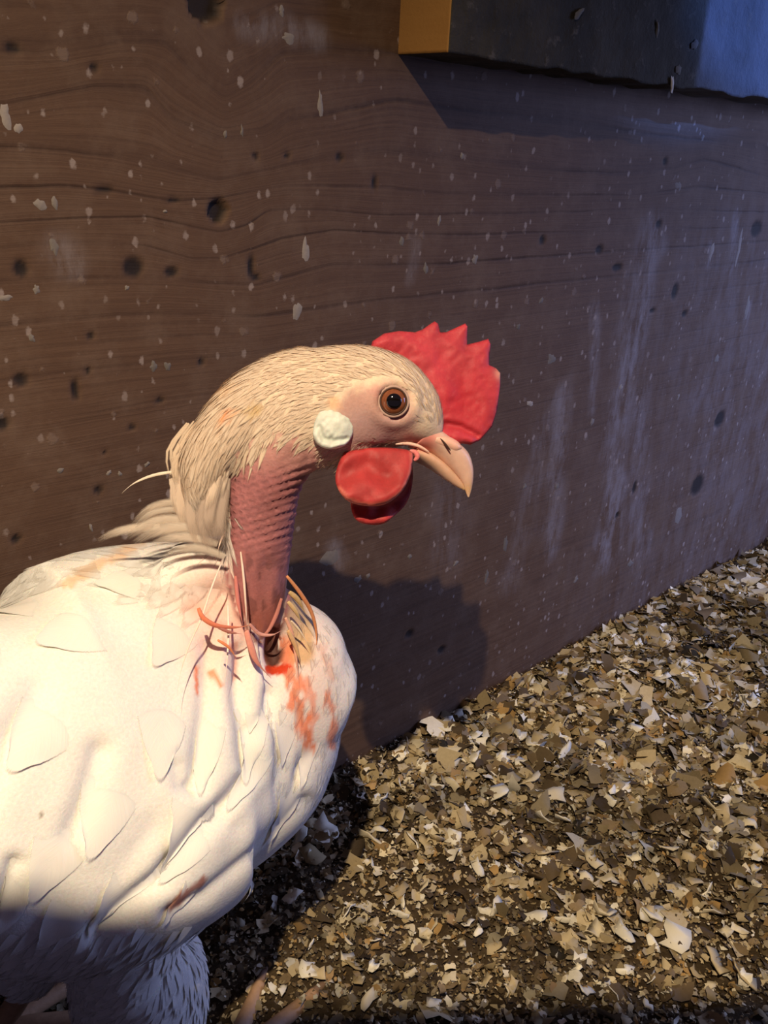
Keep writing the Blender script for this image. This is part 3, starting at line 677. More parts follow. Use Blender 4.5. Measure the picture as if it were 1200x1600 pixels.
d = np.hypot((px[:, 0] - 430) / 17, (px[:, 1] - 1012) / 30); m = (1 - smooth(.8, 1.15, d))[:, None] * side[:, None]
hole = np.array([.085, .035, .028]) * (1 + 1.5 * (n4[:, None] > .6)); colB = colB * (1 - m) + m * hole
d = seg_dist(px, [(422, 1046), (448, 1044)]); m = (1 - smooth(7, 11, d))[:, None] * side[:, None]; colB = colB * (1 - m) + m * np.array([.62, .06, .02])
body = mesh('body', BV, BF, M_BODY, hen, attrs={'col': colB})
bvh = BVHTree.FromPolygons([tuple(v) for v in BV], BF)

# ---- feathers growing from the surface
NK = NECK
spn = catmull(NK, 120); SPXY = spn[:, :2]; STAN = -np.gradient(SPXY, axis=0); STAN /= np.linalg.norm(STAN, axis=1)[:, None]   # towards the neck base
def flow(p):
    x, y = p
    if x < 352 and 640 < y < 800: return np.array([-.30, .95]) if y < 720 else np.array([-.02, 1.])
    if y < 790 and x > 240 or (y < 860 and 350 < x < 470):
        i = np.argmin(((SPXY - p) ** 2).sum(1)); d = STAN[i].copy()
        return d
    a = np.clip((x - 60) / 420, 0, 1); b = np.clip((y - 900) / 450, 0, 1)
    ang_left = math.radians(158 - 20 * b)              # measured clockwise downwards in the picture
    ang_right = math.radians(100 + 30 * b)
    ang = ang_left * (1 - a) + ang_right * a
    return np.array([math.cos(ang), math.sin(ang)])
def grow(base, n, L, Wd, nl=6, nwd=5, lift=.0018, sink=-.0006, bend=0.0, pxdir=None, arch=.12, hug=1.0):
    """one feather following the body surface; returns V, local uv"""
    p = proj(base[None])[0]; f = pxdir if pxdir is not None else flow(p)
    dv = RT * f[0] - UP * f[1]; pos = Vector(base); N = Vector(n); D = Vector(dv); D = (D - N * D.dot(N))
    if D.length < 1e-4: return None
    D.normalize(); side_ = N.cross(D).normalized(); rows_ = []
    step = L / (nl - 1); cur = pos.copy(); n_ = N.copy(); d_ = D.copy()
    us = np.linspace(-1, 1, nwd)
    for i in range(nl):
        t = i / (nl - 1); prof = (math.sin(math.pi * min(1, .16 + .84 * t) ** .75) ** .6) if t < .999 else .12
        if i == nl - 1: prof = .22
        off = sink + (lift - sink) * t ** 1.2 if arch < .2 else lift
        for u in us:
            q = cur + side_ * (u * Wd * prof * .5); 
            if hug > 0:
                h = bvh.find_nearest(q, .03)
                if h[0] is not None: q = q.lerp(h[0], hug); nn = h[1] if h[1].dot(n_) > 0 else n_
                else: nn = n_
            else: nn = n_
            rows_.append((q + nn * (off + arch * Wd * prof * (1 - u * u) * .5) - d_ * (0.10 * L * (u * u) * t), u, t))
        nxt = cur + d_ * step; h = bvh.find_nearest(nxt, .03)
        if h[0] is not None and hug > 0 and h[1].dot(n_) > -.2:
            nn = h[1]; nc = nxt.lerp(h[0], hug); n_ = nn.copy(); cur = nc; d_ = (d_ - n_ * d_.dot(n_)).normalized()
            if pxdir is None:
                pp = proj(np.array(cur)[None])[0]; ff = flow(pp); dn = Vector(RT * ff[0] - UP * ff[1]); dn = dn - n_ * dn.dot(n_)
                if dn.length > .2: d_ = (d_ * .6 + dn.normalized() * .4).normalized()
            side_ = n_.cross(d_).normalized()
        else: cur = nxt
    V = np.array([tuple(r[0]) for r in rows_]); uv = np.array([(r[1], r[2] * L / .03) for r in rows_])
    return V, uv
def grid_faces(nl, nwd):
    I = np.arange(nl * nwd).reshape(nl, nwd); return np.stack([I[:-1, :-1], I[:-1, 1:], I[1:, 1:], I[1:, :-1]], -1).reshape(-1, 4)
class Coat:
    def __init__(s): s.V = []; s.F = []; s.uv = []; s.e = []; s.n = 0
    def add(s, V, uv, F, k=1.7, tk=2.2):
        nl = len(np.unique(F)); t = uv[:, 1] / max(uv[:, 1].max(), 1e-6); s.e.append(np.clip(np.minimum((1 - np.abs(uv[:, 0])) * k, (1 - t) * tk) , 0, 1))
        s.V.append(V); s.F.append(F + s.n); s.n += len(V); s.uv.append(np.column_stack([uv, np.full(len(uv), random.uniform(0, 50))]))
    def build(s, name, base=(.88, .86, .80), kind='stuff', colfn=None, tone=None):
        V = np.vstack(s.V); c = colfn(V) if colfn else feather_col(proj(V), base)
        o = mesh(name, V, np.vstack(s.F), M_FEATHER, hen, attrs={'col': c, 'edge': np.concatenate(s.e)})
        a = o.data.attributes.new('fuv', 'FLOAT_VECTOR', 'POINT'); a.data.foreach_set('vector', np.vstack(s.uv).astype(np.float32).ravel())
        if kind: o['kind'] = kind
        return o
idx = rng.permutation(nV)
def pick(mask, spacing, limit):
    """poisson-ish choice of surface points"""
    cell = {}; out = []
    for i in idx:
        if not mask[i]: continue
        k = tuple((BV[i] / spacing).astype(int)); 
        if k in cell: continue
        cell[k] = 1; out.append(i)
        if len(out) >= limit: break
    return out
pB = proj(BV)
nb_ = neck_mask(pB); face_m = in_poly(pB, [(508, 650), (528, 622), (545, 604), (570, 596), (600, 588), (640, 596), (658, 625), (664, 660), (690, 672), (700, 710), (640, 730), (540, 730), (500, 720)])
hole_m = (np.hypot((pB[:, 0] - 432) / 32, (pB[:, 1] - 1018) / 50) < 1) & side
headreg = ((pB[:, 1] < 800) & (pB[:, 0] > 240)) | ((pB[:, 1] < 850) & (pB[:, 0] > 350) & (pB[:, 0] < 480))
neckany = (nb_ > .2) & (DEP < .395)
bodym = ~headreg & ~neckany & ~hole_m
thighm = bodym & (pB[:, 1] > 1440) & (pB[:, 0] > 40)
gf = grid_faces(6, 5)
def coat(name, mask, spacing, Lr, Wr, lift, limit=2000, **kw):
    C_ = Coat()
    sel = pick(mask, spacing, limit)
    for i in sel:
        L = random.uniform(*Lr); Wd = random.uniform(*Wr)
        r = grow(BV[i] , BN[i], L, Wd, lift=lift * random.uniform(.6, 1.3), **kw)
        if r is None: continue
        C_.add(r[0], r[1], gf)
    return C_.build(name)
breast = bodym & (pB[:, 0] > 440) & (pB[:, 1] > 880) & (pB[:, 1] < 1230)
back = bodym & (pB[:, 1] < 900 + .0 * pB[:, 0]) & (pB[:, 0] <= 350) & (pB[:, 0] > 60)
wing = bodym & ~breast & ~back & ~thighm
coat('breast_plumage', breast, .0056, (.014, .022), (.004, .008), .0003, arch=.02)
coat('back_plumage', back, .0075, (.020, .032), (.010, .016), .0004, arch=.02)
LOB = [(345, 1040, 298, 1234, 58), (398, 1050, 372, 1222, 56), (255, 1040, 205, 1205, 84), (425, 1120, 345, 1268, 56), (478, 1165, 392, 1308, 62), (505, 1090, 468, 1228, 40),
       (205, 1165, 112, 1306, 92), (300, 1190, 212, 1342, 84), (368, 1245, 262, 1372, 62), (135, 1240, 38, 1378, 92), (125, 1070, 20, 1190, 104), (430, 1265, 326, 1372, 52), (245, 1325, 140, 1446, 80),
       (60, 1320, -20, 1440, 84), (190, 960, 80, 1055, 100), (110, 925, -10, 990, 84), (262, 890, 160, 950, 70), (310, 940, 232, 1050, 74), (40, 1150, -60, 1270, 96), (60, 1010, -50, 1090, 90),
       (155, 1360, 50, 1460, 76), (335, 1330, 240, 1418, 46), (396, 1085, 390, 1146, 26), (455, 1080, 432, 1190, 44)]
for (xa, ya, xb, yb, wpx) in sorted(LOB, key=lambda q: -q[3]):
    h = bvh.ray_cast(Vector(CAM), Vector(nrm(ray(xa, ya))), 2.0)
    if h[0] is None: continue
    dep = (np.array(h[0]) - CAM) @ FW; dv_ = np.array([xb - xa, yb - ya], float); L = np.linalg.norm(dv_) * dep / FPX
    r = grow(np.array(h[0]), np.array(h[1]), L * 1.04, wpx * 1.15 * dep / FPX, nl=14, nwd=11, lift=.0013, sink=-.0012, pxdir=dv_ / np.linalg.norm(dv_), arch=.035)
    if r is None: continue
    V, uv = r; t_ = uv[:, 1] / uv[:, 1].max(); o = mesh('covert_feather', V, grid_faces(14, 11), M_FEATHER, hen, attrs={'col': feather_col(proj(V)), 'edge': np.clip(np.minimum(np.minimum((1 - np.abs(uv[:, 0])) * 5, (1 - t_) * 9), t_ * 5), 0, 1)})
    a_ = o.data.attributes.new('fuv', 'FLOAT_VECTOR', 'POINT'); a_.data.foreach_set('vector', np.column_stack([uv, np.full(len(V), random.random() * 40)]).astype(np.float32).ravel())
coat('thigh_plumage', thighm, .0050, (.010, .020), (.004, .008), .0016, arch=.04)

# head and nape: fine overlapping barbs
def barbs(name, mask, spacing, Lr, Wr, lift, limit=6000, jit=.18, arch=.1):
    C_ = Coat(); g = grid_faces(4, 3)
    for i in pick(mask, spacing, limit):
        f = flow(pB[i]); a = random.gauss(0, jit); f = np.array([f[0] * math.cos(a) - f[1] * math.sin(a), f[0] * math.sin(a) + f[1] * math.cos(a)])
        r = grow(BV[i], BN[i], random.uniform(*Lr), random.uniform(*Wr), nl=4, nwd=3, lift=lift * random.uniform(.4, 1.5), sink=-.0002, pxdir=None if jit == 0 else f, arch=arch)
        if r is None: continue
        C_.add(r[0], r[1], g, 1.3, 2.0)
    return C_.build(name)
crown = headreg & ~face_m & (nb_ < .5) & (pB[:, 0] > 400)
nape = headreg & ~face_m & (nb_ < .6) & (pB[:, 0] <= 420)
barbs('head_plumage', crown, .0017, (.005, .009), (.0011, .0022), .0006, 7000)
barbs('nape_plumage', nape, .0020, (.010, .020), (.0014, .0030), .0010, 5000, .12)
facem2 = face_m & (DEP < .345) & (np.hypot(pB[:, 0] - 615, pB[:, 1] - 627) > 34)
barbs('face_down', facem2 & (pB[:, 1] > 688) & (pB[:, 0] < 650), .0016, (.003, .006), (.0003, .0007), .0012, 900, .3)

# free strands: px polylines with depth
def strand(name, pts, w0, col, parent=hen, flat=.35, mat=None, nring=18, taper=True, nseg=8, link=True):
    S = catmull(pts, nring); C = np.array([at(*s_[:3]) for s_ in S]); T_ = np.gradient(C, axis=0); V = []; a = np.linspace(0, 2 * np.pi, nseg, endpoint=False)
    for i, (c, t) in enumerate(zip(C, T_)):
        u = i / (nring - 1); r_ = w0 * ((.25 + .75 * math.sin(math.pi * min(u * 1.15 + .12, 1)) ** .7) if taper else 1) * (1 - .93 * max(0, (u - .75) / .25) if taper else 1)
        t = nrm(t); d = nrm(c - CAM); A_ = nrm(np.cross(t, d)); B_ = np.cross(A_, t)
        V.append(c + np.outer(np.cos(a) * r_, A_) + np.outer(np.sin(a) * r_ * flat, B_))
    V = np.vstack(V); F = []
    for i in range(nring - 1):
        for j in range(nseg):
            k = (j + 1) % nseg; F.append([i * nseg + j, i * nseg + k, (i + 1) * nseg + k, (i + 1) * nseg + j])
    F += [list(range(nseg))[::-1], [(nring - 1) * nseg + j for j in range(nseg)]]
    o = mesh(name, V, F, mat or M_STRAND, parent, attrs={'col': np.tile(np.array(col, float), (len(V), 1))})
    a_ = o.data.attributes.new('fuv', 'FLOAT_VECTOR', 'POINT')
    a_.data.foreach_set('vector', np.column_stack([np.tile(np.cos(a), nring), np.repeat(np.linspace(0, 1.5, nring), nseg), np.full(len(V), random.random() * 9)]).astype(np.float32).ravel())
    return o
# ribbons: soft-edged vanes hanging free
def ribbon(name, pts, w0, col, nl=12, nwd=5, coatobj=None, twist=0.0, fade=1.0):
    S = catmull(pts, nl); C = np.array([at(*s_[:3]) for s_ in S]); T_ = np.gradient(C, axis=0); V = []; uv = []
    for i, (c, t) in enumerate(zip(C, T_)):
        u = i / (nl - 1); wv = w0 * math.sin(math.pi * (.14 + .80 * u)) ** .6
        t = nrm(t); d = nrm(c - CAM); A_ = nrm(np.cross(t, d)); B_ = np.cross(A_, t); A2 = A_ * math.cos(twist) + B_ * math.sin(twist)
        for q in np.linspace(-1, 1, nwd): V.append(c + A2 * q * wv - d * .18 * wv * (1 - q * q)); uv.append((q, u * 1.3))
    V = np.array(V); uv = np.array(uv); F = grid_faces(nl, nwd)
    if coatobj is not None: return
    o = mesh(name, V, F, M_FEATHER, hen, attrs={'col': np.tile(np.array(col, float), (len(V), 1)), 'edge': np.clip(np.minimum((1 - np.abs(uv[:, 0])) * 1.15, (1 - uv[:, 1] / 1.3) * 1.6), 0, 1) * fade})
    a_ = o.data.attributes.new('fuv', 'FLOAT_VECTOR', 'POINT'); a_.data.foreach_set('vector', np.column_stack([uv, np.full(len(V), random.random() * 40)]).astype(np.float32).ravel())
    return o
HC = np.array([.76, .60, .47]); GR = np.array([.46, .36, .30])
HK = [([(318, 668, .326), (284, 728, .328), (270, 770, .331), (275, 806, .334)], .0016, .1), ([(305, 700, .325), (288, 745, .327), (282, 790, .330), (294, 840, .335)], .0026, .2),
      ([(318, 715, .324), (304, 765, .326), (300, 812, .330), (312, 856, .335)], .0036, .5), ([(335, 735, .324), (324, 780, .326), (320, 822, .330), (330, 862, .334)], .0042, .8),
      ([(350, 740, .326), (344, 785, .328), (340, 825, .331), (346, 858, .335)], .0038, .9), ([(345, 730, .323), (332, 775, .325), (326, 812, .328), (332, 835, .331)], .0030, .7),
      ([(322, 700, .322), (302, 745, .324), (294, 785, .326)], .0022, .0), ([(350, 705, .322), (336, 748, .323), (326, 796, .325)], .0022, .05), ([(364, 705, .323), (352, 738, .324), (345, 778, .326)], .0018, .1),
      ([(336, 640, .324), (298, 700, .326), (274, 755, .330)], .0014, .0), ([(338, 690, .321), (320, 735, .322), (312, 780, .324)], .0024, .0), ([(326, 655, .326), (286, 722, .328), (276, 765, .331), (284, 800, .333)], .0020, .05)]
for pts, w_, g_ in HK:
    ribbon('hackle_feather', pts, w_, HC * (1 - g_) + GR * g_, fade=1 - .35 * g_)
    for q in range(3):
        jx, jl = random.uniform(-9, 9), random.uniform(.7, 1.08); p0_ = np.array(pts[0])
        P2 = [tuple(p0_ + (np.array(p_) - p0_) * [1, jl, 1] + [jx + random.uniform(-2, 2), random.uniform(-10, 10), random.uniform(-.001, .001)]) for p_ in pts]
        ribbon('hackle_feather', P2, w_ * random.uniform(.35, .6), HC * (1 - g_ * .8) + GR * g_ * .8, fade=1 - .3 * g_)
for k in range(60):
    x = random.uniform(288, 408); y0 = 655 + (400 - x) * .22 + random.uniform(-30, 22); L = random.uniform(40, 90); d0 = .3205 + max(0, (335 - x)) * .00012
    lean = (x - 400) / 110 * .16
    ribbon('hackle_feather', [(x, y0, d0), (x - L * (.30 - lean * .3), y0 + L * .5, d0 + .0005), (x - L * (.34 + lean * .3), y0 + L, d0 + .003)], random.uniform(.0005, .0012), np.array([.70, .54, .40]) * random.uniform(.9, 1.02), nl=7, nwd=3)
strand('stray_feather', [(292, 737, .329), (265, 738, .327), (235, 744, .325), (208, 756, .323), (190, 771, .322)], .0006, (.80, .66, .52), nring=16)
tag(bpy.data.objects['stray_feather'], 'single thin curved feather sticking out behind the nape')
for pts, w_ in [([(296, 783, .338), (262, 786, .336), (232, 796, .334), (203, 824, .333)], .0030), ([(300, 800, .338), (262, 800, .336), (235, 812, .334), (210, 832, .333)], .0034),
                ([(295, 795, .334), (258, 797, .333), (230, 806, .332), (204, 830, .331)], .0022), ([(300, 815, .333), (260, 812, .333), (225, 824, .332), (190, 842, .33)], .0040),
                ([(250, 822, .333), (215, 824, .333), (180, 832, .333), (150, 846, .334)], .0030), ([(320, 830, .333), (280, 824, .333), (240, 832, .332), (205, 850, .33)], .0040),
                ([(340, 850, .335), (300, 840, .333), (262, 842, .331), (225, 858, .329)], .0036), ([(352, 870, .337), (318, 858, .333), (285, 858, .330), (250, 872, .327)], .0032)]:
    ribbon('cape_feather', pts, w_ * .8, (.70, .60, .50), twist=.5, fade=.62)
# quills and stained strands over the neck root
QD = .330
for pts, w_, c_ in [([(376, 862, .339), (380, 895, .337), (383, 930, .336), (385, 965, .337), (384, 975, .338)], .00075, (.85, .60, .50)),
                    ([(345, 882, .330), (330, 920, .326), (315, 965, .322), (295, 1010, .318), (280, 1060, .314), (276, 1100, .311)], .0006, (.95, .72, .60)),
                    ([(356, 945, .334), (357, 985, .331), (355, 1030, .328), (350, 1075, .325)], .0007, (.95, .74, .64)),
                    ([(352, 830, .336), (345, 845, .334), (340, 862, .332)], .0006, (.95, .68, .55)),
                    ([(385, 985, .338), (392, 1010, .339), (402, 1035, .341), (424, 1060, .347)], .0022, (.72, .30, .24)),
                    ([(446, 965, .352), (456, 990, .355), (463, 1030, .357), (468, 1075, .359)], .0013, (.78, .40, .30)),
                    ([(455, 970, .352), (468, 985, .355), (482, 1008, .358)], .0008, (.90, .68, .48)), ([(448, 900, .355), (470, 928, .360), (488, 960, .366), (495, 1000, .370), (488, 1040, .370)], .0014, (.62, .26, .12)),
                    ([(310, 950, .320), (318, 966, .320), (340, 978, .323), (372, 980, .331), (396, 975, .339)], .0015, (.72, .22, .12)),
                    ([(340, 980, .323), (360, 988, .327), (378, 990, .332)], .0010, (.50, .20, .15)), ([(340, 1000, .320), (358, 1012, .322), (370, 1030, .325)], .0009, (.80, .26, .12)),
                    ([(368, 900, .342), (372, 940, .339), (380, 980, .338)], .0013, (.50, .17, .15)), ([(440, 935, .354), (430, 965, .354), (415, 990, .352), (400, 985, .346)], .0014, (.46, .18, .15)),
                    ([(390, 975, .345), (405, 990, .348), (425, 992, .350), (440, 985, .352)], .0012, (.60, .30, .26)), ([(450, 940, .352), (462, 955, .354), (472, 975, .357)], .0016, (.60, .42, .22)),
                    ([(452, 925, .354), (466, 938, .357), (478, 960, .361)], .0018, (.55, .38, .18)), ([(450, 985, .352), (462, 1010, .355), (470, 1040, .358)], .0016, (.68, .42, .22))]:
    strand('quill', pts, w_ * .62, c_, flat=.6)
# sparse hairs under the throat
for k in range(26):
    x = random.uniform(478, 548); y = 712 + abs(x - 520) * .25 + random.uniform(-4, 8); L = random.uniform(12, 34)
    strand('throat_bristle', [(x, y, .331), (x - L * .35, y + L * .5, .330), (x - L * .75, y + L * .85, .331)], .00025, (.52, .38, .24), nring=6, nseg=5)
# ---- head furniture: outlines in the head's own sagittal plane
TH = math.radians(15); HX = RT * math.cos(TH) + FW * math.sin(TH); HN = -FW * math.cos(TH) + RT * math.sin(TH); HO = at(610, 625, .3375)
def on_head(x, y, off=0.0):
    d = ray(x, y); O = HO + HN * off; t = ((O - CAM) @ HN) / (d @ HN); return CAM + d * t
def inflate(name, outline, off, thick, mat, colfn, parent=hen, step=3.2, lens=24., bulge=None, nout=90, center=None):
    O = catmull(np.vstack([outline, outline[:1]]), nout)[:-1] if nout else np.array(outline, float)
    xs = np.arange(O[:, 0].min(), O[:, 0].max(), step); ys = np.arange(O[:, 1].min(), O[:, 1].max(), step); X, Y = np.meshgrid(xs, ys); G_ = np.stack([X.ravel(), Y.ravel()], -1)
    d = seg_dist(G_, np.vstack([O, O[:1]])); G_ = G_[in_poly(G_, O) & (d > step * .6)]
    pts = [Vector(p) for p in O] + [Vector(p) for p in G_]; nO = len(O)
    r = geometry.delaunay_2d_cdt(pts, [(i, (i + 1) % nO) for i in range(nO)], [list(range(nO))], 1, 1e-4)
    P = np.array([tuple(v) for v in r[0]]); tri = [list(f) for f in r[2]]
    d = seg_dist(P, np.vstack([O, O[:1]])); d[:nO] = 0
    t = np.sqrt(np.clip(1 - (1 - np.clip(d / lens, 0, 1)) ** 2, 0, 1)) * thick * .5
    b = bulge(P) if bulge is not None else np.zeros(len(P))
    Vf_ = np.array([on_head(x, y, off + bb) for (x, y), bb in zip(P, b)]); A_ = Vf_ + np.outer(t, HN); B_ = Vf_ - np.outer(t, HN)
    n = len(P); F = tri + [[a + n for a in f][::-1] for f in tri]
    c = colfn(P); o = mesh(name, np.vstack([A_, B_]), F, mat, None, attrs={'col': np.vstack([c, c])})
    bm = bmesh.new(); bm.from_mesh(o.data); bmesh.ops.remove_doubles(bm, verts=bm.verts, dist=2e-5); bmesh.ops.recalc_face_normals(bm, faces=bm.faces); bm.to_mesh(o.data); bm.free()
    o.data.polygons.foreach_set('use_smooth', np.ones(len(o.data.polygons), bool))
    if parent: put(o, parent)
    return o
COMB = [(578, 545), (582, 533), (600, 521), (624, 517), (648, 519), (660, 515), (671, 507), (679, 502), (685, 506), (688, 519), (697, 519), (708, 514), (727, 505), (731, 510), (730, 525), (730, 538),
        (748, 534), (763, 529), (767, 538), (765, 555), (765, 570), (775, 575), (782, 583), (782, 601), (777, 640), (769, 667), (750, 688), (735, 695), (722, 693), (711, 699), (690, 695), (672, 670), (664, 628), (648, 592), (622, 565), (598, 550)]
def comb_bulge(P):
    x, y = P[:, 0], P[:, 1]
    b = .0016 * np.exp(-(seg_dist(P, [(585, 535), (630, 530), (665, 560), (690, 610)]) / 22) ** 2)
    b -= .0024 * np.exp(-(seg_dist(P, [(694, 664), (715, 668), (742, 682)]) / 5) ** 2)
    b += .0020 * np.exp(-(seg_dist(P, [(690, 680), (712, 684), (735, 690)]) / 8) ** 2)
    b -= .0010 * np.exp(-(seg_dist(P, [(690, 560), (720, 610), (735, 650)]) / 18) ** 2)
    b += .0012 * (vnoise(P / 26., 9) - .5) + .0006 * (vnoise(P / 9., 19) - .5)
    return b
def comb_col(P):
    n = vnoise(P / 22., 31)[:, None]; c = np.array([.50, .046, .066]) * (1 - .25 * n)
    m = np.exp(-(((P[:, 0] - 722) / 38) ** 2 + ((P[:, 1] - 630) / 42) ** 2))[:, None]; c = c * (1 - m * .6) + m * .6 * np.array([.43, .010, .022])
    e = np.exp(-(np.hypot(P[:, 0] - 779, P[:, 1] - 585) / 9) ** 2)[:, None]; c = c * (1 - e * .6) + e * .6 * np.array([.75, .42, .30])
    l = (vnoise(P / 4., 33) > .8)[:, None] * .05; return c * (1 - l) + l * np.array([.85, .35, .3])
o = inflate('comb', COMB, 0.0, .0060, M_COMB, comb_col, bulge=comb_bulge, lens=34, nout=None, step=3.0); tag(o, 'bright red single comb with pointed serrations')
W1 = [(538, 706), (529, 724), (524, 745), (528, 764), (541, 781), (561, 789), (585, 791), (606, 786), (627, 769), (639, 748), (644, 727), (643, 706), (615, 700), (575, 700)]
W2 = [(562, 730), (551, 760), (548, 790), (557, 813), (579, 820), (600, 818), (616, 806), (634, 788), (643, 764), (645, 735), (638, 712), (600, 715)]
def wcol(P):
    n = vnoise(P / 14., 41)[:, None]; c = np.array([.44, .040, .042]) * (1 - .3 * n)
    e = (1 - smooth(2, 7, seg_dist(P, W1[3:12])))[:, None] * .3; return c * (1 - e) + e * np.array([.85, .32, .22])
def wb(P): return .004 * smooth(700, 770, P[:, 1]) - .0028 * np.exp(-(seg_dist(P, [(535, 745), (570, 730), (600, 745)]) / 16) ** 2) + .0012 * np.exp(-(seg_dist(P, [(530, 770), (580, 787), (625, 765)]) / 10) ** 2) + .0008 * (vnoise(P / 12., 8) - .5)
o = inflate('wattle', W1, .0085, .0040, M_COMB, wcol, bulge=wb, lens=16); tag(o, 'near rounded red wattle')
o = inflate('wattle', W2, -.0010, .0036, M_COMB, lambda P: wcol(P) * 1.05, bulge=lambda P: .0045 * smooth(786, 812, P[:, 1]) - .003 * smooth(760, 735, P[:, 1]) + .002 * (vnoise(P / 14., 18) - .5), lens=16); tag(o, 'far red wattle hanging lower')
def surf_off(x, y):
    """distance of the body surface in front of the head plane on this ray"""
    h = bvh.ray_cast(Vector(CAM), Vector(nrm(ray(x, y))), 2.0); return (np.array(h[0]) - HO) @ HN if h[0] is not None else 0.01
LOFF = surf_off(519, 672) + .0002
LOBE = [(491, 660), (498, 643), (513, 638), (531, 643), (545, 652), (552, 668), (549, 684), (537, 697), (516, 702), (498, 696), (489, 681)]
def lb(P):
    d = seg_dist(P, [(492, 682), (500, 695), (517, 699), (537, 694)]); g = np.exp(-(seg_dist(P, [(497, 668), (503, 685), (520, 690), (540, 686)]) / 4) ** 2)
    return .0016 * np.exp(-(np.hypot(P[:, 0] - 524, P[:, 1] - 662) / 20) ** 2) - .0013 * g + .0006 * np.exp(-(d / 4) ** 2) + .0008 * (vnoise(P / 6., 3) - .5)
def lc(P):
    g = np.exp(-(seg_dist(P, [(499, 672), (503, 685), (520, 690)]) / 4) ** 2)[:, None] * .35; c = np.tile([.62, .66, .60], (len(P), 1)); return c * (1 - g) + g * np.array([.40, .40, .33])
o = inflate('earlobe', LOBE, LOFF, .0042, M_LOBE, lc, bulge=lb, lens=14, step=2.2); tag(o, 'white puffy earlobe with a folded rim')

def htube(name, secs, mat, colfn, nseg=28, nring=36, parent=hen):
    """secs: (topx, topy, botx, boty, b)"""
    S = catmull(secs, nring); a = np.linspace(0, 2 * np.pi, nseg, endpoint=False); V = []; PXY = []
    for s_ in S:
        t = on_head(s_[0], s_[1]); b = on_head(s_[2], s_[3]); c = (t + b) / 2
        V.append(c + np.outer(np.cos(a), (t - c)) + np.outer(np.sin(a) * s_[4], HN))
        PXY.append(np.stack([(s_[0] + s_[2]) / 2 + np.cos(a) * (s_[0] - s_[2]) / 2, (s_[1] + s_[3]) / 2 + np.cos(a) * (s_[1] - s_[3]) / 2], -1))
    V = np.vstack(V + [V[0].mean(0)[None], V[-1].mean(0)[None]]); PXY = np.vstack(PXY + [PXY[0].mean(0)[None], PXY[-1].mean(0)[None]]); n = nring; F = []
    for i in range(n - 1):
        for j in range(nseg):
            k = (j + 1) % nseg; F.append([i * nseg + j, i * nseg + k, (i + 1) * nseg + k, (i + 1) * nseg + j])
    for j in range(nseg):
        k = (j + 1) % nseg; F.append([n * nseg, k, j]); F.append([n * nseg + 1, (n - 1) * nseg + j, (n - 1) * nseg + k])
    return mesh(name, V, F, mat, parent, attrs={'col': colfn(PXY)})
def bc(P):
    c = np.tile([.68, .44, .35], (len(P), 1)); t = np.exp(-(np.hypot(P[:, 0] - 728, P[:, 1] - 766) / 11) ** 2)[:, None] * .6; c = c * (1 - t) + t * np.array([.55, .33, .12])
    r_ = (smooth(684, 660, P[:, 0]) * smooth(712, 700, P[:, 1]))[:, None] * .8; return c * (1 - r_) + r_ * np.array([.60, .17, .15])
htube('upper_mandible', [(672, 664, 640, 700, .0080), (692, 676, 662, 703, .0075), (716, 693, 680, 714, .0062), (731, 708, 697, 728, .0050), (738, 728, 712, 742, .0037), (739, 746, 722, 755, .0025), (737, 763, 727, 767, .0012), (733, 777, 731, 777, .0002)], M_BEAK, bc)
htube('lower_mandible', [(650, 700, 636, 716, .0068), (672, 708, 652, 722, .0060), (692, 722, 672, 733, .0046), (709, 738, 693, 748, .0030), (722, 754, 712, 760, .0014), (727, 764, 725, 766, .0003)], M_BEAK, lambda P: bc(P) * np.array([.93, .90, .80]))
s = NT('dark_slit'); M_SLIT = s.out((.05, .022, .015), .6)
M_IRIS = NT('iris').out(None, .12, None, .6, **{'Coat Weight': 1.0, 'Coat Roughness': .03})
s = NT('iris_ring'); M_IRIS = s.out(s.mix(s.noise(s.coord(), 900, 3), (.12, .035, .014), (.27, .09, .038)), .15, None, .6, **{'Coat Weight': 1.0, 'Coat Roughness': .02})
M_PUPIL = NT('pupil_black').out((.004, .003, .003), .06, None, .6, **{'Coat Weight': 1.0, 'Coat Roughness': .02})
s = NT('eyelid_skin'); M_LID = s.out(s.mix(s.noise(s.coord(), 700, 3), (.34, .22, .18), (.46, .32, .27)), .5, None, .3)
def hstrand(name, pts, w0, mat, off, col=(.05, .02, .015), nr=14):
    S = catmull(pts, nr); C = np.array([on_head(s_[0], s_[1], off) for s_ in S]); a = np.linspace(0, 2 * np.pi, 8, endpoint=False); T_ = np.gradient(C, axis=0); V = []
    for i, (c, t) in enumerate(zip(C, T_)):
        r_ = w0 * math.sin(math.pi * (i + .5) / nr) ** .6; A_ = nrm(np.cross(t, HN)); V.append(c + np.outer(np.cos(a) * r_, A_) + np.outer(np.sin(a) * r_, HN))
    V = np.vstack(V); F = [[i * 8 + j, i * 8 + (j + 1) % 8, (i + 1) * 8 + (j + 1) % 8, (i + 1) * 8 + j] for i in range(nr - 1) for j in range(8)]
    return mesh(name, V, F, mat, hen, attrs={'col': np.tile(np.array(col, float), (len(V), 1))})
htube('cere', [(676, 676, 668, 700, .0078), (694, 680, 684, 706, .0077), (710, 688, 702, 712, .0066), (717, 696, 712, 708, .0050)], M_BEAK, lambda P: np.tile([.78, .46, .36], (len(P), 1)))
hstrand('nostril', [(688, 685), (696, 694), (704, 704)], .0004, M_SLIT, .0078)
hstrand('gape_fold', [(618, 694), (636, 693), (654, 697), (670, 706)], .0007, M_BEAK, .0068, (.80, .50, .42))
hstrand('gape_fold', [(640, 704), (649, 707), (652, 714), (647, 720)], .0011, M_COMB, .0062, (.70, .20, .20))
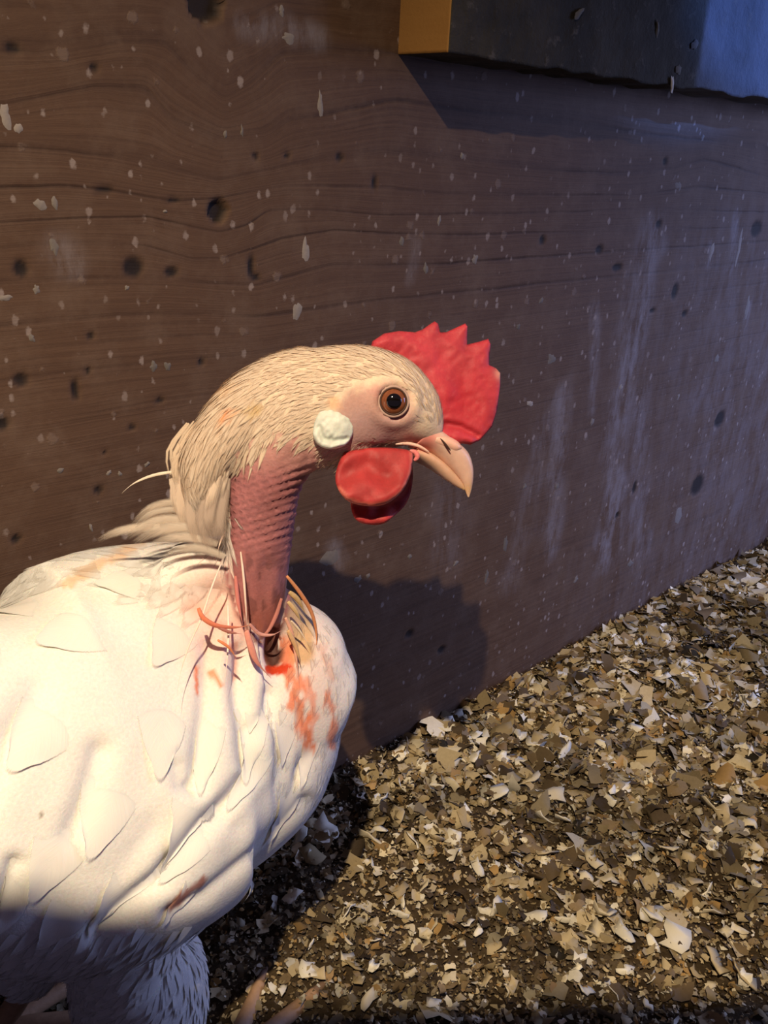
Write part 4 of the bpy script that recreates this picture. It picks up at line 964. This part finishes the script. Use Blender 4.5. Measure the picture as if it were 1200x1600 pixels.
# eye
so = surf_off(585, 640); so = min(max(so, .012), .02)
EC = on_head(615, 627, so); ED = nrm(CAM - EC); ED = nrm(ED * .6 + HN * .4)
def ball(name, c, r, mat, parent, sz=1., ax=None):
    bm = bmesh.new(); bmesh.ops.create_uvsphere(bm, u_segments=40, v_segments=24, radius=r); q = Vector(ax).to_track_quat('Z', 'Y')
    for v in bm.verts: v.co.z *= sz; v.co = q @ v.co + Vector(c)
    V = np.array([tuple(v.co) for v in bm.verts]); F = [[x.index for x in f.verts] for f in bm.faces]; bm.free()
    return mesh(name, V, F, mat, parent)
def torus(name, c, R_, r, mat, ax, parent, sq=1.0):
    q = Vector(ax).to_track_quat('Z', 'Y'); V = []; F = []; n, m = 48, 10
    for i in range(n):
        a = 2 * math.pi * i / n
        for j in range(m):
            b = 2 * math.pi * j / m; v = Vector(((R_ + r * math.cos(b)) * math.cos(a), (R_ + r * math.cos(b)) * math.sin(a) * sq, r * math.sin(b) * .8)); V.append(q @ v + Vector(c))
    for i in range(n):
        for j in range(m): F.append([i * m + j, ((i + 1) % n) * m + j, ((i + 1) % n) * m + (j + 1) % m, i * m + (j + 1) % m])
    return mesh(name, np.array([tuple(v) for v in V]), F, mat, parent)
er = 20.0 * .322 / FPX
eye = ball('eye', EC - ED * .0014, er * 1.02, M_IRIS, hen, .62, ED); eye['label'] = 'round orange-brown eye'
ball('pupil', EC + ED * .0012, er * .60, M_PUPIL, eye, .36, ED).parent = eye
torus('eye_rim', EC - ED * .0002, er * 1.02, .00032, M_SLIT, ED, hen).parent = eye
torus('eyelid', EC - ED * .0008, er * 1.14, .0006, M_LID, ED, hen)

# ---- legs and feet on the litter
M_CLAW = mat_plain('claw_horn', (.20, .13, .09), .5)
def limb(name, pts, mat, parent, **kw):
    V, F = wtube(pts, 14, kw.get('nr', 20)); 
    o = mesh(name, V, F, mat, parent); return o
def foot(ax, ay, yaw, zt, knee):
    g = fh(np.array([ax]), np.array([ay]))[0] + .004
    sh = limb('shank', [[knee[0], knee[1], knee[2], .0075], [(knee[0] + ax) / 2, (knee[1] + ay) / 2, (knee[2] + g) / 2, .0055], [ax - .001, ay, g + .008, .0055], [ax, ay, g + .004, .0065]], M_HORN, hen)
    for k, (a, L) in enumerate(((-32, .048), (0, .060), (30, .050), (172, .026))):
        t = math.radians(a) + yaw; dx, dy = math.cos(t), math.sin(t)
        to = limb('toe', [[ax, ay, g + .004, .0058], [ax + dx * L * .3, ay + dy * L * .3, g + .005, .0046], [ax + dx * L * .65, ay + dy * L * .65, g + .003, .0042], [ax + dx * L, ay + dy * L, g + .0025, .0030]], M_HORN, sh)
        limb('claw', [[ax + dx * L * .97, ay + dy * L * .97, g + .003, .0026], [ax + dx * (L + .006), ay + dy * (L + .006), g + .003, .0018], [ax + dx * (L + .012), ay + dy * (L + .012), g, .0005]], M_CLAW, sh, nr=8)
t_a = on_floor(505, 1545); t_b = on_floor(432, 1610); yaw = math.atan2(t_a[1] - t_b[1], t_a[0] - t_b[0]); mt = on_floor(430, 1615)
foot(t_a[0] - math.cos(yaw) * .066, t_a[1] - math.sin(yaw) * .066, yaw, 0, tuple(at(240, 1640, .415)))
foot(.070, .330, .1, 0, (.085, .322, .045))
# tail, out of frame at the left
TB = at(-640, 1120, .243); TD = TB - at(-40, 1150, .322); TD[1] *= .3; TD = nrm(nrm(TD) + np.array([0, 0, .55]))
for k in range(13):
    a = (k - 6) * .075; b0 = TB + np.array([.016, a * .035, -.006 + .004 * (k % 3)]); tip = b0 + TD * (.125 - .02 * abs(a)) + np.array([0, a * .10, .012 * (k % 3) - .006])
    dirv = nrm(tip - b0); sd = nrm(np.cross(dirv, [0, .25 * (1 if a > 0 else -1), 1])); V = []; us = np.linspace(-1, 1, 5)
    for i in range(10):
        t = i / 9; wv = .017 * math.sin(math.pi * (.12 + .80 * t)) ** .5
        for u in us: V.append(b0 + (tip - b0) * t + sd * u * wv + np.array([0, 0, .012 * math.sin(math.pi * t) + .003 * (1 - u * u)]))
    o = mesh('tail_feather', np.array(V), grid_faces(10, 5), M_STRAND, hen, attrs={'col': np.tile([.88, .86, .8], (50, 1))})
    so_ = o.modifiers.new('thick', 'SOLIDIFY'); so_.thickness = .0008
bpy.context.view_layer.update()
